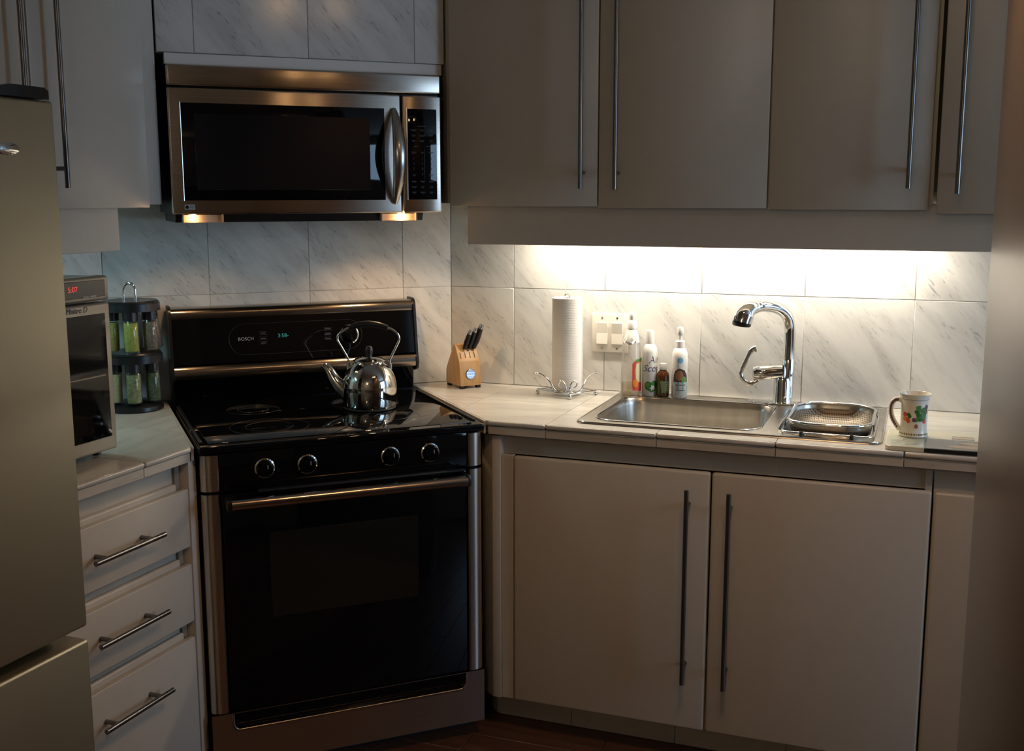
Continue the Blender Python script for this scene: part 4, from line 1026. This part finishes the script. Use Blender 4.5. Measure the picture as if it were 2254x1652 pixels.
b = thing('lotion_bottle', 'white pump lotion bottle with mint label and small picture', 'bottle', 'S', (0.7815, -0.062, ZD), FACE, local=True)
MB().lathe([(0.001, 0.0005), (0.0225, 0.0005), (0.0240, 0.003), (0.0240, 0.125), (0.0225, 0.138), (0.0175, 0.149), (0.0130, 0.153), (0.0130, 0.156)], 36).build('bottle_body', mt['white'], b)
MB().lathe([(0.001, 0.154), (0.0142, 0.154), (0.0142, 0.172), (0.0125, 0.174), (0.001, 0.174)], 24).build('collar', mt['white'], b)
MB().lathe([(0.001, 0.172), (0.0068, 0.172), (0.0060, 0.190), (0.0085, 0.193), (0.0092, 0.196), (0.0092, 0.212), (0.0080, 0.215), (0.001, 0.215)], 20).build('pump_head', mt['white'], b)
MB().patch([(-0.036, 0.012), (0.036, 0.012), (0.036, 0.046), (-0.036, 0.046)], 4).wrap(0.0243).build('label', mt['tealp'], b)
MB().patch([(-0.036, 0.044), (0.036, 0.044), (0.036, 0.0495), (-0.036, 0.0495)], 4).wrap(0.0245).build('label_band', mt['tealp2'], b)
for z, w_ in ((0.040, 0.016), (0.035, 0.026), (0.030, 0.024), (0.024, 0.014)):
    MB().patch([(-w_, z), (w_, z), (w_, z + 0.0022), (-w_, z + 0.0022)], 2).wrap(0.0246).build('label_line', mt['navyp'], b)
pc = MB().patch([(-0.024, 0.050), (0.024, 0.050), (0.022, 0.070), (0.012, 0.086), (-0.004, 0.092), (-0.018, 0.084), (-0.023, 0.070)], 3).wrap(0.0246).build('label_picture', mt['darkp'], b)
MB().patch([(-0.004 + 0.012 * math.cos(a), 0.070 + 0.016 * math.sin(a)) for a in [k_ * PI / 8 for k_ in range(16)]], 1).wrap(0.0249).build('picture_patch', mt['brownp'], pc)
MB().patch([(0.010 + 0.009 * math.cos(a), 0.058 + 0.009 * math.sin(a)) for a in [k_ * PI / 8 for k_ in range(16)]], 1).wrap(0.0251).build('picture_patch', mt['green2'], pc)
MB().patch([(-0.002 + 0.009 * math.cos(a), 0.116 + 0.009 * math.sin(a)) for a in [k_ * PI / 8 for k_ in range(16)]], 1).wrap(0.0243).build('logo_disc', mt['bluep'], b)
MB().patch([(-0.020, 0.102), (0.020, 0.102), (0.020, 0.1035), (-0.020, 0.1035)], 2).wrap(0.0243).build('label_line', mt['bluep'], b)

# ------------------------------------------------------------------ cutting board and mug
bd = thing('cutting_board', 'printed glass board lying flat under the mug at the right end', 'board', 'S', (1.52, -0.46, 0.9155))
BZ = 0.926
base = [p for p in rrect(1.535, -0.455, 0.140, 0.108, 0.018, 5)]
MB().prism(base, 0.9158, BZ, bev=0.0012).build('slab', mt['boardcream'], bd)
MB().box(1.485, 1.668, -0.5645, -0.556, 0.9160, BZ + 0.0002, 0.001, 1).build('dark_edge', mt['black'], bd)
MB().prism([(1.398, -0.545), (1.410, -0.560), (1.484, -0.560), (1.484, -0.425), (1.398, -0.425)], BZ, BZ + 0.0006).build('pale_panel', mt['boardgreen'], bd)
dk = MB().box(1.4855, 1.672, -0.560, -0.445, BZ, BZ + 0.0006).build('dark_panel', mt['boarddark'], bd)
for cx_, cy_, rx, ry in ((1.59, -0.525, 0.055, 0.016), (1.61, -0.485, 0.045, 0.014)):
    MB().prism([(cx_ + rx * math.cos(a), cy_ + ry * math.sin(a)) for a in [k_ * PI / 10 for k_ in range(20)]], BZ + 0.0006, BZ + 0.0009).build('tan_shape', mt['tanp'], dk)
sc_ = MB()
for i, y in enumerate((-0.535, -0.52, -0.507, -0.494)):
    sc_.box(1.407, 1.428 + 0.004 * (i % 2), y - 0.0012, y + 0.0012, BZ + 0.0006, BZ + 0.0009)
sc_.tube([(1.452 + 0.018 * math.cos(a), -0.50 + 0.03 * math.sin(a), BZ + 0.0008) for a in [k_ * PI / 12 for k_ in range(24)]], 0.0008, 4, closed=True)
sc_.tube(catmull([(1.44, -0.545, BZ + 0.0008), (1.45, -0.53, BZ + 0.0008), (1.462, -0.54, BZ + 0.0008), (1.475, -0.52, BZ + 0.0008)], 4), 0.0008, 4)
sc_.build('sketch_lines', mt['print_grey'], bd)
fr = MB()
fr.box(1.550, 1.602, -0.432, -0.428, BZ, BZ + 0.0009).box(1.550, 1.602, -0.404, -0.400, BZ, BZ + 0.0009).box(1.550, 1.554, -0.432, -0.400, BZ, BZ + 0.0009).box(1.598, 1.602, -0.432, -0.400, BZ, BZ + 0.0009)
fr.build('picture_border', mt['print_grey'], bd)
MB().box(1.5545, 1.5975, -0.4275, -0.4045, BZ, BZ + 0.0006).build('small_picture', mt['tanp'], bd)

mg = thing('mug', 'cream china mug with fruit pattern standing on the glass board', 'mug', 'S', (1.458, -0.425, BZ + 0.0010), FACE - 0.30, local=True)
mp_ = [(0.001, 0.0005), (0.0335, 0.0005), (0.0355, 0.003), (0.0335, 0.012), (0.0322, 0.020), (0.0322, 0.085), (0.0340, 0.098), (0.0375, 0.1075), (0.0382, 0.109), (0.0372, 0.1085), (0.0325, 0.097), (0.0300, 0.085), (0.0298, 0.012), (0.001, 0.010)]
MB().lathe(mp_, 44).build('mug_body', mt['ceramic'], mg)
hh = catmull([(-0.031, 0, 0.089), (-0.044, 0, 0.091), (-0.054, 0, 0.080), (-0.056, 0, 0.062), (-0.052, 0, 0.044), (-0.043, 0, 0.028), (-0.033, 0, 0.014)], 6)
hb = MB().tube(hh, [0.0058 - 0.0008 * math.sin(PI * i / (len(hh) - 1)) for i in range(len(hh))], 14, flat=1.15).build('handle', mt['ceramic'], mg)
hs = MB()
for i in range(4, len(hh) - 3, 2):
    p_ = hh[i]; hs.sphere((p_.x - 0.0012, -0.0050, p_.z), 0.0028, 8, (0.9, 0.4, 1.3))
hs.build('handle_print', mt['purplep'], hb)
def disc(cx_, cz_, rx, rz, m_, r_=0.0324, nm='fruit_print', rot=0.0, cuts=1):
    pts = []
    for k_ in range(14):
        a = 2 * PI * k_ / 14; px, pz = rx * math.cos(a), rz * math.sin(a)
        pts.append((cx_ + px * math.cos(rot) - pz * math.sin(rot), cz_ + px * math.sin(rot) + pz * math.cos(rot)))
    return MB().patch(pts, cuts).wrap(r_).build(nm, m_, mg)
disc(-0.0250, 0.058, 0.0065, 0.0060, mt['redp'], 0.0325)
disc(-0.0245, 0.047, 0.0065, 0.0060, mt['orangep'], 0.0327)
disc(-0.0165, 0.044, 0.0052, 0.0075, mt['redp'], 0.0329, rot=0.3)
disc(-0.0140, 0.056, 0.0050, 0.0075, mt['greenp'], 0.0327, 'leaf_print', 0.5)
random.seed(3)
for i in range(13):
    disc(0.006 + 0.022 * (i % 4) / 3 + random.uniform(-.003, .003), 0.046 + 0.034 * (i // 4) / 3 + random.uniform(-.003, .003), 0.0068, 0.0048, mt['greenp'] if i % 3 else mt['green2'], 0.0325 + 0.00008 * i, 'leaf_print', random.uniform(0, 3))
for cx_, cz_, m_ in ((0.030, 0.066, 'brownp'), (0.026, 0.042, 'redp'), (0.004, 0.030, 'brownp'), (-0.002, 0.046, 'purplep'), (0.032, 0.078, 'purplep')):
    disc(cx_, cz_, 0.0046, 0.0055, mt[m_], 0.0338)
for i in range(15):
    a = -0.042 + 0.006 * i
    disc(a, 0.0955 + 0.0006 * (i % 2), 0.0026, 0.0010, mt['print_grey'], 0.0341, 'rim_print', 0.3)
    disc(a, 0.0085, 0.0022, 0.0028, mt['brownp'] if i % 3 == 0 else mt['green2'] if i % 3 == 1 else mt['tanp'], 0.0348, 'foot_print', 0.6)

# ------------------------------------------------------------------ lamps out of view
o = thing('track_light', 'white ceiling track with two small warm spotlights, mirrored in the tiles', 'light', 'R', (0.375, -1.965, CEIL), 0.13, local=True)
MB().lathe([(0.001, -0.001), (0.05, -0.001), (0.05, -0.015), (0.008, -0.02), (0.008, -0.12), (0.001, -0.12)], 20).build('canopy', mt['white'], o)
MB().cyl((-0.22, 0, -0.125), (0.22, 0, -0.125), 0.009, n=12).build('rail', mt['white'], o)
for x, k_ in ((-0.116, 1.0), (0.116, 0.6)):
    h_ = MB().lathe([(0.012, -0.128), (0.026, -0.135), (0.034, -0.180), (0.031, -0.180), (0.023, -0.140), (0.001, -0.138)], 20, (x, 0)).build('lamp_head', mt['white'], o)
    MB().sphere((x, 0, -0.186), 0.020, 12).build('bulb', emit('track_bulb', (1.0, 0.60, 0.28), 95 * k_), h_)
    l = bpy.data.lights.new('track_glow', 'SPOT'); l.spot_size = 1.95; l.spot_blend = 0.45; l.energy = E_SPOT * k_; l.color = (1.0, 0.56, 0.27); l.shadow_soft_size = 0.03
    lo = bpy.data.objects.new('track_glow', l); COL.objects.link(lo); lo.location = o.matrix_world @ Vector((x, 0, -0.215))
o = thing('fill_globe', 'round ceiling lamp added unseen behind the camera as fill light', 'light', 'R', (-1.9, -4.6, CEIL), 0, local=True)  # added fill lamp, unseen: evens the warm light on the wall cabinets
MB().lathe([(0.001, -0.001), (0.07, -0.001), (0.07, -0.02), (0.02, -0.03), (0.015, -0.16), (0.001, -0.16)], 24).build('canopy', mt['white'], o)
MB().sphere((0, 0, -0.24), 0.09, 20).build('globe', emit('fill_globe_emit', (1.0, 0.76, 0.48), 6), o)
l = bpy.data.lights.new('globe_fill', 'POINT'); l.energy = E_FILL; l.color = (1.0, 0.80, 0.52); l.shadow_soft_size = 0.1
lo = bpy.data.objects.new('globe_fill', l); COL.objects.link(lo); lo.location = (-1.9, -4.6, CEIL - 0.24)
bpy.context.view_layer.update()
